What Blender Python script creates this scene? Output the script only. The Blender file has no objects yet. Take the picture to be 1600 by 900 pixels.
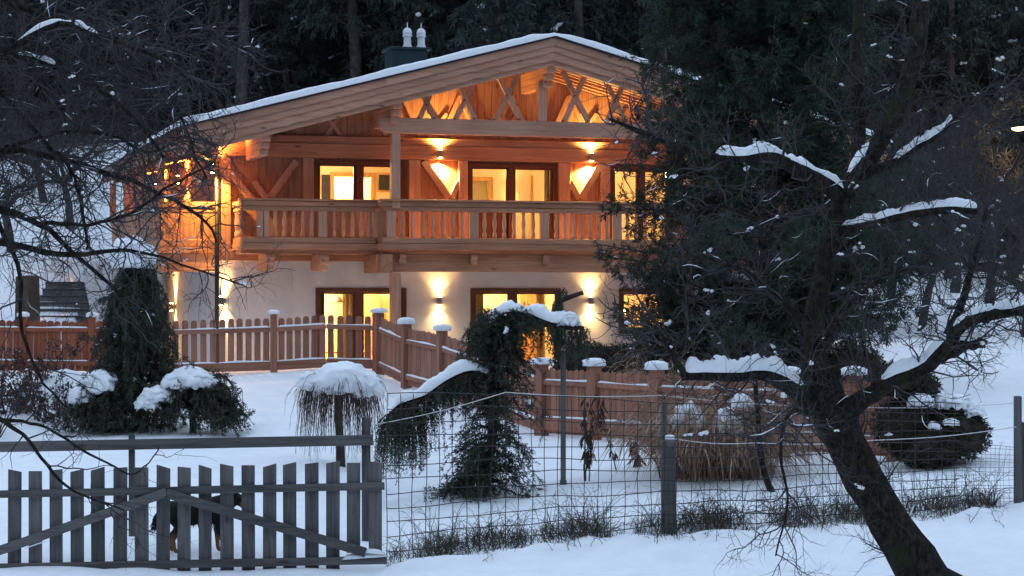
import bpy, math, random
import numpy as np
from mathutils import Vector, Matrix, noise as mnoise

# ------------------------------------------------------------------ camera, sky, sun, exposure
scene = bpy.context.scene
F_PX, Y_HOR = 3300.0, 470.0          # focal length and horizon line in pixels of the 1600x900 photograph
ZC = 3.05                            # eye height above the ground at the wooden gate
cam_d = bpy.data.cameras.new('camera'); cam = bpy.data.objects.new('camera', cam_d)
scene.collection.objects.link(cam); scene.camera = cam
cam.location = (0, 0, ZC); cam.rotation_euler = (math.radians(90), 0, 0)
cam_d.sensor_width = 36.0; cam_d.lens = 36.0 * F_PX / 1600.0
cam_d.shift_y = (Y_HOR - 450.0) / 1600.0
cam_d.clip_start = 0.5; cam_d.clip_end = 2000.0

SUN_EL, SUN_AZ = math.radians(9.0), math.radians(-25.0)
world = bpy.data.worlds.new('World'); scene.world = world; world.use_nodes = True
wn = world.node_tree; wn.nodes.clear()
sky = wn.nodes.new('ShaderNodeTexSky'); sky.sky_type = 'NISHITA'; sky.sun_disc = False
sky.sun_elevation = SUN_EL; sky.sun_rotation = SUN_AZ
sky.air_density = 1.0; sky.dust_density = 0.2; sky.ozone_density = 1.6
bg = wn.nodes.new('ShaderNodeBackground'); bg.inputs['Strength'].default_value = 0.15
wo = wn.nodes.new('ShaderNodeOutputWorld')
veil = wn.nodes.new('ShaderNodeHueSaturation'); veil.inputs['Saturation'].default_value = 0.66   # thin even cloud greys the blue
wn.links.new(sky.outputs[0], veil.inputs['Color']); wn.links.new(veil.outputs[0], bg.inputs['Color']); wn.links.new(bg.outputs[0], wo.inputs['Surface'])

sun_d = bpy.data.lights.new('sun', 'SUN'); sun = bpy.data.objects.new('sun', sun_d)
scene.collection.objects.link(sun)
sun_d.energy = 0.5; sun_d.angle = math.radians(12); sun_d.color = (1.0, 0.93, 0.86)
sun.rotation_euler = (math.radians(90) - SUN_EL, 0, math.radians(180) - SUN_AZ)     # the low sun stands behind the wooded hill

scene.view_settings.view_transform = 'Standard'; scene.view_settings.look = 'None'
scene.view_settings.gamma = 1.0; scene.view_settings.exposure = 2.4
scene.view_settings.use_curve_mapping = False
scene.render.engine = 'CYCLES'
scene.cycles.use_denoising = True
scene.cycles.max_bounces = 8; scene.cycles.diffuse_bounces = 3; scene.cycles.transparent_max_bounces = 12
scene.cycles.sample_clamp_indirect = 4.0
scene.cycles.use_adaptive_sampling = True; scene.cycles.adaptive_threshold = 0.01

rng = np.random.default_rng(7); random.seed(7)
COL = scene.collection

# ------------------------------------------------------------------ object helpers
def tag(o, label=None, cat=None, group=None, kind=None):
    if label: o['label'] = label
    if cat: o['category'] = cat
    if group: o['group'] = group
    if kind: o['kind'] = kind
    return o

def empty(name, loc=(0, 0, 0), rz=0.0, label=None, cat=None, group=None):
    o = bpy.data.objects.new(name, None); COL.objects.link(o)
    o.empty_display_size = 0.2
    o.location = loc; o.rotation_euler = (0, 0, rz)
    return tag(o, label, cat, group)

def mesh_from(name, verts, faces=None, quads=None, tris=None):
    me = bpy.data.meshes.new(name)
    if faces is not None:
        me.from_pydata([tuple(map(float, v)) for v in verts], [], faces)
    else:
        verts = np.asarray(verts, np.float32).reshape(-1, 3)
        nq = 0 if quads is None else len(quads); nt = 0 if tris is None else len(tris)
        me.vertices.add(len(verts)); me.vertices.foreach_set('co', verts.ravel())
        idx = []; start = []; tot = []
        if nq: idx.append(np.asarray(quads, np.int32).ravel()); start.append(np.arange(nq) * 4); tot.append(np.full(nq, 4))
        if nt: idx.append(np.asarray(tris, np.int32).ravel()); start.append(nq * 4 + np.arange(nt) * 3); tot.append(np.full(nt, 3))
        idx = np.concatenate(idx); start = np.concatenate(start); tot = np.concatenate(tot)
        me.loops.add(len(idx)); me.loops.foreach_set('vertex_index', idx.astype(np.int32))
        me.polygons.add(nq + nt)
        me.polygons.foreach_set('loop_start', start.astype(np.int32)); me.polygons.foreach_set('loop_total', tot.astype(np.int32))
        me.update(calc_edges=True)
    return me

def link(name, me, mat=None, parent=None, smooth=False):
    o = bpy.data.objects.new(name, me); COL.objects.link(o)
    if mat is not None and len(me.materials) == 0: me.materials.append(mat)
    if smooth:
        me.polygons.foreach_set('use_smooth', np.ones(len(me.polygons), bool))
    if parent is not None: o.parent = parent
    return o

class MB:
    """collects shapes for ONE mesh"""
    def __init__(s): s.v = []; s.f = []
    def box(s, x0, x1, y0, y1, z0, z1):
        b = len(s.v)
        s.v += [(x0, y0, z0), (x1, y0, z0), (x1, y1, z0), (x0, y1, z0), (x0, y0, z1), (x1, y0, z1), (x1, y1, z1), (x0, y1, z1)]
        s.f += [tuple(b + i for i in q) for q in ((0, 3, 2, 1), (4, 5, 6, 7), (0, 1, 5, 4), (1, 2, 6, 5), (2, 3, 7, 6), (3, 0, 4, 7))]
        return s
    def bar(s, a, b, w, h, up=(0, 0, 1)):
        """box beam from a to b, w across, h along up"""
        a = Vector(a); b = Vector(b); d = (b - a).normalized(); up = Vector(up)
        sd = d.cross(up)
        if sd.length < 1e-4: sd = d.cross(Vector((1, 0, 0)))
        sd.normalize(); u = sd.cross(d).normalized()
        k = len(s.v)
        for p in (a, b):
            for (i, j) in ((-1, -1), (1, -1), (1, 1), (-1, 1)):
                s.v.append(tuple(p + sd * (i * w / 2) + u * (j * h / 2)))
        s.f += [tuple(k + i for i in q) for q in ((0, 1, 2, 3), (7, 6, 5, 4), (0, 4, 5, 1), (1, 5, 6, 2), (2, 6, 7, 3), (3, 7, 4, 0))]
        return s
    def prism(s, poly, fn, d0, d1):
        """polygon of (a,b) pairs pushed from d0 to d1; fn(a,b,d)->xyz"""
        k = len(s.v); n = len(poly)
        for d in (d0, d1):
            for (a, b) in poly: s.v.append(tuple(fn(a, b, d)))
        s.f.append(tuple(range(k, k + n))); s.f.append(tuple(range(k + 2 * n - 1, k + n - 1, -1)))
        for i in range(n):
            j = (i + 1) % n
            s.f.append((k + i, k + n + i, k + n + j, k + j))
        return s
    def strip_prism(s, top, bot, fn, d0, d1):
        """two polylines of equal length (top, bottom) as a thick strip"""
        k = len(s.v); n = len(top)
        for d in (d0, d1):
            for (a, b) in top: s.v.append(tuple(fn(a, b, d)))
            for (a, b) in bot: s.v.append(tuple(fn(a, b, d)))
        T0, B0, T1, B1 = k, k + n, k + 2 * n, k + 3 * n
        for i in range(n - 1):
            s.f += [(T0 + i, B0 + i, B0 + i + 1, T0 + i + 1), (T1 + i, T1 + i + 1, B1 + i + 1, B1 + i),
                    (T0 + i, T0 + i + 1, T1 + i + 1, T1 + i), (B0 + i, B1 + i, B1 + i + 1, B0 + i + 1)]
        s.f += [(T0, T1, B1, B0), (T0 + n - 1, B0 + n - 1, B1 + n - 1, T1 + n - 1)]
        return s
    def lathe(s, prof, c=(0, 0, 0), n=10):
        k = len(s.v); c = Vector(c); m = len(prof)
        for (r, z) in prof:
            for i in range(n):
                a = 2 * math.pi * i / n
                s.v.append((c.x + r * math.cos(a), c.y + r * math.sin(a), c.z + z))
        for j in range(m - 1):
            for i in range(n):
                i2 = (i + 1) % n
                s.f.append((k + j * n + i, k + j * n + i2, k + (j + 1) * n + i2, k + (j + 1) * n + i))
        s.f.append(tuple(k + i for i in range(n - 1, -1, -1))); s.f.append(tuple(k + (m - 1) * n + i for i in range(n)))
        return s
    def tube(s, pts, rad, n=6):
        pts = [Vector(p) for p in pts]; k = len(s.v); m = len(pts)
        if not hasattr(rad, '__len__'): rad = [rad] * m
        ref = Vector((0.13, 0.31, 0.94))
        for j, p in enumerate(pts):
            t = (pts[min(j + 1, m - 1)] - pts[max(j - 1, 0)]).normalized()
            a = t.cross(ref)
            if a.length < 0.05: a = t.cross(Vector((1, 0, 0)))
            a.normalize(); b = t.cross(a)
            for i in range(n):
                w = 2 * math.pi * i / n
                s.v.append(tuple(p + (a * math.cos(w) + b * math.sin(w)) * rad[j]))
        for j in range(m - 1):
            for i in range(n):
                i2 = (i + 1) % n
                s.f.append((k + j * n + i, k + (j + 1) * n + i, k + (j + 1) * n + i2, k + j * n + i2))
        s.f.append(tuple(k + i for i in range(n))); s.f.append(tuple(k + (m - 1) * n + i for i in range(n - 1, -1, -1)))
        return s
    def mesh(s, name): return mesh_from(name, s.v, faces=s.f)
    def build(s, name, mat, parent=None, smooth=False, bevel=0.0):
        o = link(name, s.mesh(name), mat, parent, smooth)
        if bevel > 0:
            m = o.modifiers.new('bevel', 'BEVEL'); m.width = bevel; m.segments = 2; m.limit_method = 'ANGLE'
        return o

# ------------------------------------------------------------------ vectorised tubes, leaves, snow
def tubes_np(P, R, sides=3):
    """P (N,n,3) polylines, R (N,n) radii -> verts, quads"""
    P = np.asarray(P, float); R = np.asarray(R, float)
    N, n, _ = P.shape
    T = np.empty_like(P); T[:, 1:-1] = P[:, 2:] - P[:, :-2]; T[:, 0] = P[:, 1] - P[:, 0]; T[:, -1] = P[:, -1] - P[:, -2]
    T /= np.linalg.norm(T, axis=2, keepdims=True) + 1e-9
    ref = np.array([0.31, 0.17, 0.935])
    A = np.cross(T, ref); ln = np.linalg.norm(A, axis=2, keepdims=True); A = A / (ln + 1e-6)
    B = np.cross(T, A)
    w = np.arange(sides) * 2 * np.pi / sides
    V = P[:, :, None, :] + R[:, :, None, None] * (A[:, :, None, :] * np.cos(w)[None, None, :, None] + B[:, :, None, :] * np.sin(w)[None, None, :, None])
    base = (np.arange(N) * n * sides)[:, None, None]
    j = np.arange(n - 1)[None, :, None] * sides; i = np.arange(sides)[None, None, :]; i2 = (i + 1) % sides
    q = np.stack([base + j + i, base + j + sides + i, base + j + sides + i2, base + j + i2], axis=-1)
    return V.reshape(-1, 3), q.reshape(-1, 4)

class Pile:
    """numpy geometry pile for one mesh"""
    def __init__(s): s.V = []; s.Q = []; s.T = []; s.n = 0
    def add(s, V, Q=None, T=None):
        V = np.asarray(V, float)
        if Q is not None and len(Q): s.Q.append(np.asarray(Q) + s.n)
        if T is not None and len(T): s.T.append(np.asarray(T) + s.n)
        s.V.append(V); s.n += len(V)
    def tubes(s, P, R, sides=3):
        if len(P): s.add(*tubes_np(P, R, sides))
    def blades(s, P, D, L, W, droop=0.0, nrm=None):
        """thin leaf quads: base P, direction D, length L, width W (diamond shaped)"""
        P = np.asarray(P, float); D = np.asarray(D, float)
        D = D / (np.linalg.norm(D, axis=1, keepdims=True) + 1e-9)
        N = len(P); L = np.broadcast_to(L, N)[:, None]; W = np.broadcast_to(W, N)[:, None]
        rnd = rng.normal(size=(N, 3)) if nrm is None else nrm
        S = np.cross(D, rnd); S /= np.linalg.norm(S, axis=1, keepdims=True) + 1e-9
        mid = P + D * L * 0.45; tip = P + D * L
        tip[:, 2] -= droop * L[:, 0]
        V = np.stack([P, mid + S * W / 2, tip, mid - S * W / 2], axis=1).reshape(-1, 3)
        s.add(V, np.arange(4 * N).reshape(N, 4))
    def build(s, name, mat, parent=None, smooth=False):
        V = np.concatenate(s.V)
        me = mesh_from(name, V, quads=np.concatenate(s.Q) if s.Q else None, tris=np.concatenate(s.T) if s.T else None)
        return link(name, me, mat, parent, smooth)

def unit(v): v = np.asarray(v, float); return v / (np.linalg.norm(v, axis=-1, keepdims=True) + 1e-9)

_ico = {}
def ico(sub):
    if sub not in _ico:
        import bmesh
        bm = bmesh.new(); bmesh.ops.create_icosphere(bm, subdivisions=sub, radius=1.0)
        V = np.array([v.co[:] for v in bm.verts]); T = np.array([[v.index for v in f.verts] for f in bm.faces]); bm.free()
        _ico[sub] = (V, T)
    return _ico[sub]

def vnoise(P, scale, amp, seed=0.0):
    return np.array([mnoise.noise((p[0] * scale + seed, p[1] * scale - seed, p[2] * scale + 2.1 * seed)) for p in P]) * amp

def blob(c, r, sub=3, amp=0.12, nscale=2.2, seed=0.0, flat=None, square=0.0):
    """lumpy ellipsoid; flat cuts everything below that local height (of -1..1) to a plane"""
    V, T = ico(sub); r = np.asarray(r, float); W = V.copy()
    if square > 0:
        m = np.max(np.abs(W[:, :2]), axis=1); k = np.linalg.norm(W[:, :2], axis=1) / (m + 1e-6)
        W[:, :2] *= (1 + square * (np.minimum(k, 1.42) - 1))[:, None]
    if flat is not None: W[:, 2] = np.maximum(W[:, 2], flat)
    d = vnoise(V, nscale, amp, seed) + vnoise(V, nscale * 2.7, amp * 0.4, seed + 5)
    W = W * (1 + d)[:, None]
    return W * r + np.asarray(c, float), T

# ------------------------------------------------------------------ photograph pixel -> direction -> place
def at(px, py, Y):
    return Vector(((px - 800.0) / F_PX * Y, Y, ZC - (py - Y_HOR) / F_PX * Y))
# ------------------------------------------------------------------ materials
def mat(name, col, rough=0.7, spec=0.3, metal=0.0):
    m = bpy.data.materials.new(name); m.use_nodes = True
    b = m.node_tree.nodes['Principled BSDF']
    b.inputs['Base Color'].default_value = (*col, 1); b.inputs['Roughness'].default_value = rough
    b.inputs['Specular IOR Level'].default_value = spec; b.inputs['Metallic'].default_value = metal
    return m

def nd(m, t, **k):
    n = m.node_tree.nodes.new(t)
    for a, v in k.items():
        if a.startswith('i_'):
            key = a[2:].replace('_', ' ')
            n.inputs[int(key) if key.isdigit() else key].default_value = v
        else: setattr(n, a, v)
    return n
def lk(m, a, b): m.node_tree.links.new(a, b)
def ramp(m, fac, stops):
    r = nd(m, 'ShaderNodeValToRGB'); e = r.color_ramp.elements
    while len(e) < len(stops): e.new(0.5)
    for q, (p, c) in zip(e, stops): q.position = p; q.color = (*c, 1) if len(c) == 3 else c
    lk(m, fac, r.inputs[0]); return r
def mixc(m, a, b, fac, mode='MIX'):
    x = nd(m, 'ShaderNodeMix', data_type='RGBA', blend_type=mode)
    for s, v in ((x.inputs[0], fac), (x.inputs[6], a), (x.inputs[7], b)):
        if hasattr(v, 'is_linked') or hasattr(v, 'links'): lk(m, v, s)
        else: s.default_value = v if not isinstance(v, tuple) or len(v) == 4 else (*v, 1)
    return x.outputs[2]
def bump(m, h, strength=0.3, dist=0.02):
    b = nd(m, 'ShaderNodeBump'); b.inputs['Strength'].default_value = strength; b.inputs['Distance'].default_value = dist
    lk(m, h, b.inputs['Height']); lk(m, b.outputs[0], m.node_tree.nodes['Principled BSDF'].inputs['Normal'])

def wood(name, dark, light, axis='z', knots=0.5, vary=0.25, rough=0.6, grey=0.0, scale=1.0):
    """boards with grain along axis, knots and board to board variation"""
    m = mat(name, light, rough)
    tc = nd(m, 'ShaderNodeTexCoord'); oi = nd(m, 'ShaderNodeObjectInfo')
    off = nd(m, 'ShaderNodeVectorMath', operation='SCALE'); off.inputs[0].default_value = (37.0, 17.0, 53.0)
    lk(m, oi.outputs['Random'], off.inputs['Scale'])
    add = nd(m, 'ShaderNodeVectorMath', operation='ADD'); lk(m, tc.outputs['Object'], add.inputs[0]); lk(m, off.outputs[0], add.inputs[1])
    s = {'x': (1.2, 22, 22), 'y': (22, 1.2, 22), 'z': (22, 22, 1.2)}[axis]
    mp = nd(m, 'ShaderNodeMapping'); mp.inputs['Scale'].default_value = tuple(q * scale for q in s); lk(m, add.outputs[0], mp.inputs[0])
    n1 = nd(m, 'ShaderNodeTexNoise', i_Scale=1.0, i_Detail=5.0, i_Roughness=0.65, i_Distortion=0.6); lk(m, mp.outputs[0], n1.inputs['Vector'])
    c = ramp(m, n1.outputs[0], [(0.3, dark), (0.62, light)]).outputs[0]
    sk = {'x': (2.2, 7, 7), 'y': (7, 2.2, 7), 'z': (7, 7, 2.2)}[axis]
    mk = nd(m, 'ShaderNodeMapping'); mk.inputs['Scale'].default_value = tuple(q * scale for q in sk); lk(m, add.outputs[0], mk.inputs[0])
    vo = nd(m, 'ShaderNodeTexVoronoi', i_Scale=0.6); lk(m, mk.outputs[0], vo.inputs['Vector'])
    kn = ramp(m, vo.outputs['Distance'], [(0.05, (1, 1, 1)), (0.13, (0, 0, 0))])
    kf = nd(m, 'ShaderNodeMath', operation='MULTIPLY'); lk(m, kn.outputs[0], kf.inputs[0]); kf.inputs[1].default_value = knots
    c = mixc(m, c, tuple(q * 0.25 for q in dark), kf.outputs[0])
    n2 = nd(m, 'ShaderNodeTexNoise', i_Scale=0.7, i_Detail=3.0); lk(m, add.outputs[0], n2.inputs['Vector'])
    v1 = nd(m, 'ShaderNodeMapRange'); lk(m, oi.outputs['Random'], v1.inputs[0]); v1.inputs[3].default_value = 1 - vary; v1.inputs[4].default_value = 1 + vary
    v2 = nd(m, 'ShaderNodeMapRange'); lk(m, n2.outputs[0], v2.inputs[0]); v2.inputs[1].default_value = 0.3; v2.inputs[2].default_value = 0.7; v2.inputs[3].default_value = 0.78; v2.inputs[4].default_value = 1.15
    vm = nd(m, 'ShaderNodeMath', operation='MULTIPLY'); lk(m, v1.outputs[0], vm.inputs[0]); lk(m, v2.outputs[0], vm.inputs[1])
    hs = nd(m, 'ShaderNodeHueSaturation'); lk(m, c, hs.inputs['Color']); lk(m, vm.outputs[0], hs.inputs['Value'])
    hs.inputs['Saturation'].default_value = 1.0 - grey
    lk(m, hs.outputs[0], m.node_tree.nodes['Principled BSDF'].inputs['Base Color'])
    bump(m, n1.outputs[0], 0.35, 0.01)
    return m

def noisy(name, a, b, scale=6.0, rough=0.8, bstr=0.3, bdist=0.02, detail=5.0, spec=0.2, objvary=0.0, stops=(0.35, 0.65)):
    m = mat(name, a, rough, spec)
    tc = nd(m, 'ShaderNodeTexCoord')
    n = nd(m, 'ShaderNodeTexNoise', i_Scale=scale, i_Detail=detail, i_Roughness=0.6); lk(m, tc.outputs['Object'], n.inputs['Vector'])
    c = ramp(m, n.outputs[0], [(stops[0], a), (stops[1], b)]).outputs[0]
    if objvary > 0:
        oi = nd(m, 'ShaderNodeObjectInfo'); mr = nd(m, 'ShaderNodeMapRange'); lk(m, oi.outputs['Random'], mr.inputs[0])
        mr.inputs[3].default_value = 1 - objvary; mr.inputs[4].default_value = 1 + objvary
        hs = nd(m, 'ShaderNodeHueSaturation'); lk(m, c, hs.inputs['Color']); lk(m, mr.outputs[0], hs.inputs['Value']); c = hs.outputs[0]
    lk(m, c, m.node_tree.nodes['Principled BSDF'].inputs['Base Color'])
    if bstr > 0: bump(m, n.outputs[0], bstr, bdist)
    return m

def leafy(name, a, b, c3=None, scale=3.0):
    """needles and leaves: colour drifts through the crown, thin faces let a little light through"""
    m = mat(name, a, 0.65, 0.25)
    ge = nd(m, 'ShaderNodeNewGeometry'); tc = nd(m, 'ShaderNodeTexCoord')
    n = nd(m, 'ShaderNodeTexNoise', i_Scale=scale, i_Detail=4.0); lk(m, tc.outputs['Object'], n.inputs['Vector'])
    ad = nd(m, 'ShaderNodeMath', operation='MULTIPLY_ADD'); lk(m, ge.outputs['Random Per Island'], ad.inputs[0]); ad.inputs[1].default_value = 0.45; lk(m, n.outputs[0], ad.inputs[2])
    st = [(0.4, a), (0.85, b)] + ([(1.0, c3)] if c3 else [])
    r = ramp(m, ad.outputs[0], st)
    p = m.node_tree.nodes['Principled BSDF']; lk(m, r.outputs[0], p.inputs['Base Color'])
    tr = nd(m, 'ShaderNodeBsdfTranslucent'); lk(m, r.outputs[0], tr.inputs[0])
    mx = nd(m, 'ShaderNodeMixShader', i_0=0.25); lk(m, p.outputs[0], mx.inputs[1]); lk(m, tr.outputs[0], mx.inputs[2])
    lk(m, mx.outputs[0], m.node_tree.nodes['Material Output'].inputs[0])
    return m

def emit(name, col, strength):
    m = bpy.data.materials.new(name); m.use_nodes = True; nt = m.node_tree
    e = nt.nodes.new('ShaderNodeEmission'); e.inputs[0].default_value = (*col, 1); e.inputs[1].default_value = strength
    nt.links.new(e.outputs[0], nt.nodes['Material Output'].inputs[0]); return m

M = {}
LD, LL = (0.255, 0.116, 0.064), (0.42, 0.215, 0.130)      # fresh larch / spruce
for ax in 'xyz':
    M['wood_' + ax] = wood('fresh_wood_' + ax, LD, LL, ax, knots=0.8, vary=0.10)
    M['trim_' + ax] = wood('planed_spruce_' + ax, (0.36, 0.178, 0.117), (0.51, 0.285, 0.193), ax, knots=0.85, vary=0.06)
    M['frame_' + ax] = wood('stained_frame_wood_' + ax, (0.085, 0.03, 0.015), (0.14, 0.055, 0.028), ax, knots=0.2, vary=0.05, rough=0.4)
    M['old_' + ax] = wood('weathered_grey_wood_' + ax, (0.060, 0.055, 0.054), (0.145, 0.136, 0.133), ax, knots=0.6, vary=0.22, rough=0.85)
    M['fence_' + ax] = wood('larch_fence_wood_' + ax, (0.25, 0.098, 0.060), (0.41, 0.185, 0.118), ax, knots=0.5, vary=0.16)
M['fence_red'] = wood('red_stained_fence_wood', (0.19, 0.05, 0.022), (0.33, 0.10, 0.048), 'z', knots=0.5, vary=0.2)
M['plaster'] = noisy('white_lime_plaster', (0.56, 0.565, 0.585), (0.65, 0.655, 0.675), 2.5, 0.9, 0.25, 0.006, 8)
M['room'] = noisy('cream_room_plaster', (0.70, 0.60, 0.45), (0.76, 0.66, 0.50), 2.0, 0.9, 0.0)
M['door'] = wood('inner_door_wood', (0.42, 0.22, 0.09), (0.60, 0.36, 0.16), 'z', knots=0.2)
M['curtain'] = noisy('linen_curtain', (0.62, 0.44, 0.24), (0.72, 0.54, 0.32), 14, 0.9, 0.0)
M['darkcloth'] = noisy('dark_blue_cloth', (0.03, 0.035, 0.055), (0.05, 0.055, 0.08), 9, 0.9, 0.0)
M['snow'] = noisy('fresh_snow', (0.85, 0.87, 0.90), (0.93, 0.94, 0.95), 3.0, 0.85, 0.5, 0.03, 9, spec=0.25)
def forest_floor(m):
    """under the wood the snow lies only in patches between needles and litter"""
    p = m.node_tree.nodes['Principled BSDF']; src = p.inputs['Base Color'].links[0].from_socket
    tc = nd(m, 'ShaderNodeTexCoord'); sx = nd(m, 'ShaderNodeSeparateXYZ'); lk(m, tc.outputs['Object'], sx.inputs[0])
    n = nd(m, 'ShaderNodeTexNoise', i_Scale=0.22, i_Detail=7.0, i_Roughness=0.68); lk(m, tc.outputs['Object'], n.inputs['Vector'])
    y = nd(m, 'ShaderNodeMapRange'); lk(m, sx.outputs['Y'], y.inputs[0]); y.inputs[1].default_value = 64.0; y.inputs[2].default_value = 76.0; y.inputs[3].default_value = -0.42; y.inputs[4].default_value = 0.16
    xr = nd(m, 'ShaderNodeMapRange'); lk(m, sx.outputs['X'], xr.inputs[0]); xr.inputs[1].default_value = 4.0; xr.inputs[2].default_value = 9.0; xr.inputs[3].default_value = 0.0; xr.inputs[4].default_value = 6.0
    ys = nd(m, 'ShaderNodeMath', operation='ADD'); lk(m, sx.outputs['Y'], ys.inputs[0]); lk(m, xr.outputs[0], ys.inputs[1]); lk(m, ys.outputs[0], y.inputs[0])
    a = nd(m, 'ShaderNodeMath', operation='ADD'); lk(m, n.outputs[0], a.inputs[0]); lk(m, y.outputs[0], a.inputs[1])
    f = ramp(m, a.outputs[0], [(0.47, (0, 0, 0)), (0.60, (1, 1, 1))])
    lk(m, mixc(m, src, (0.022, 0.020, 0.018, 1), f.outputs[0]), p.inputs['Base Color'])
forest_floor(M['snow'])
M['clump_snow'] = noisy('clumped_snow', (0.86, 0.88, 0.91), (0.93, 0.94, 0.95), 16.0, 0.85, 0.5, 0.02, 6, spec=0.25)
M['sheet'] = mat('dark_sheet_metal', (0.03, 0.035, 0.04), 0.45, 0.4, 0.6)
M['chimney'] = noisy('teal_chimney_cladding', (0.012, 0.022, 0.027), (0.019, 0.032, 0.038), 3, 0.5, 0.1)
M['pot'] = noisy('white_chimney_pot_metal', (0.62, 0.63, 0.65), (0.72, 0.73, 0.75), 9, 0.35, 0.0, spec=0.5)
M['concrete'] = noisy('grey_step_concrete', (0.13, 0.125, 0.125), (0.21, 0.20, 0.20), 5, 0.9, 0.4, 0.01, 8)
M['iron'] = mat('rusty_wire', (0.05, 0.042, 0.038), 0.6, 0.4, 0.4)
M['lampmetal'] = mat('brushed_lamp_metal', (0.30, 0.28, 0.25), 0.4, 0.5, 0.7)
M['bulb'] = emit('warm_lamp_glass', (1.0, 0.62, 0.22), 30.0)
M['bolt'] = mat('black_bolt', (0.02, 0.02, 0.02), 0.5)
M['bark'] = noisy('mossy_fruit_tree_bark', (0.016, 0.014, 0.013), (0.070, 0.058, 0.047), 18, 0.95, 1.0, 0.06, 12, stops=(0.38, 0.68))
def fissured(m):
    """long bark ridges and patches of orange lichen"""
    p = m.node_tree.nodes['Principled BSDF']; src = p.inputs['Base Color'].links[0].from_socket; tc = nd(m, 'ShaderNodeTexCoord')
    mp = nd(m, 'ShaderNodeMapping'); mp.inputs['Rotation'].default_value = (0, math.radians(-30), 0); mp.inputs['Scale'].default_value = (26, 26, 5.0); lk(m, tc.outputs['Object'], mp.inputs[0])
    n = nd(m, 'ShaderNodeTexNoise', i_Scale=1.0, i_Detail=8.0, i_Roughness=0.7, i_Distortion=1.2); lk(m, mp.outputs[0], n.inputs['Vector'])
    r = ramp(m, n.outputs[0], [(0.36, (0.25, 0.25, 0.25)), (0.66, (1.35, 1.35, 1.35))])
    c = mixc(m, src, r.outputs[0], 1.0, 'MULTIPLY')
    l = nd(m, 'ShaderNodeTexNoise', i_Scale=2.6, i_Detail=6.0, i_Roughness=0.7); lk(m, tc.outputs['Object'], l.inputs['Vector'])
    f = ramp(m, l.outputs[0], [(0.56, (0, 0, 0)), (0.70, (0.75, 0.75, 0.75))]); c = mixc(m, c, (0.085, 0.050, 0.020, 1), f.outputs[0])
    l2 = nd(m, 'ShaderNodeTexNoise', i_Scale=3.4, i_Detail=6.0); l2.inputs['Vector'].default_value = (0, 0, 0); ad = nd(m, 'ShaderNodeVectorMath', operation='ADD'); ad.inputs[1].default_value = (7.3, 2.1, 5.5); lk(m, tc.outputs['Object'], ad.inputs[0]); lk(m, ad.outputs[0], l2.inputs['Vector'])
    f2 = ramp(m, l2.outputs[0], [(0.58, (0, 0, 0)), (0.70, (0.7, 0.7, 0.7))]); c = mixc(m, c, (0.030, 0.042, 0.014, 1), f2.outputs[0])
    lk(m, c, p.inputs['Base Color']); bump(m, n.outputs[0], 1.0, 0.06)
fissured(M['bark'])
M['twig'] = noisy('grey_twig_bark', (0.032, 0.029, 0.030), (0.085, 0.077, 0.076), 9, 0.9, 0.0)
M['darkbark'] = noisy('conifer_bark', (0.030, 0.023, 0.020), (0.085, 0.060, 0.048), 8, 0.95, 0.6, 0.02)
M['forestbark'] = noisy('forest_trunk_bark', (0.034, 0.031, 0.031), (0.105, 0.088, 0.082), 5, 0.95, 0.4, 0.02, objvary=0.4)
M['needle'] = leafy('swiss_pine_needles', (0.022, 0.037, 0.028), (0.050, 0.078, 0.052), (0.085, 0.066, 0.036))
M['weep'] = leafy('weeping_spruce_needles', (0.026, 0.038, 0.030), (0.064, 0.082, 0.056), (0.09, 0.096, 0.060))
M['forest'] = leafy('forest_needles', (0.030, 0.041, 0.040), (0.072, 0.088, 0.080), None, 0.6)
M['hedge'] = leafy('yew_hedge_needles', (0.012, 0.018, 0.012), (0.034, 0.040, 0.020), (0.055, 0.050, 0.022), 2.0)
M['willow'] = noisy('willow_twigs', (0.070, 0.042, 0.033), (0.14, 0.092, 0.068), 5, 0.9, 0.0)
M['drygrass'] = leafy('dry_reed_grass', (0.22, 0.125, 0.085), (0.45, 0.295, 0.205), (0.56, 0.42, 0.32), 2.0)
M['weeds'] = leafy('withered_weeds', (0.045, 0.040, 0.026), (0.12, 0.10, 0.066), (0.20, 0.165, 0.115), 1.5)
M['deadleaf'] = leafy('dead_brown_leaves', (0.035, 0.018, 0.014), (0.085, 0.045, 0.034), None, 4.0)
M['string'] = mat('white_fence_tape', (0.62, 0.60, 0.58), 0.7)
M['fur'] = noisy('black_dog_fur', (0.006, 0.006, 0.007), (0.016, 0.015, 0.015), 30, 0.7, 0.4, 0.01)
M['tan'] = noisy('tan_dog_fur', (0.20, 0.10, 0.045), (0.30, 0.16, 0.08), 30, 0.8, 0.3, 0.01)
M['tabletop'] = noisy('dark_table_boards', (0.06, 0.045, 0.036), (0.10, 0.078, 0.06), 6, 0.6, 0.1)
g = bpy.data.materials.new('window_glass'); g.use_nodes = True; nt = g.node_tree; nt.nodes.remove(nt.nodes['Principled BSDF'])
tr = nt.nodes.new('ShaderNodeBsdfTransparent'); tr.inputs[0].default_value = (0.94, 0.95, 0.94, 1)
gl = nt.nodes.new('ShaderNodeBsdfGlossy'); gl.inputs['Roughness'].default_value = 0.02
fr = nt.nodes.new('ShaderNodeFresnel'); fr.inputs[0].default_value = 1.45
mx = nt.nodes.new('ShaderNodeMixShader'); nt.links.new(fr.outputs[0], mx.inputs[0]); nt.links.new(tr.outputs[0], mx.inputs[1]); nt.links.new(gl.outputs[0], mx.inputs[2])
nt.links.new(mx.outputs[0], nt.nodes['Material Output'].inputs[0]); M['glass'] = g

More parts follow.
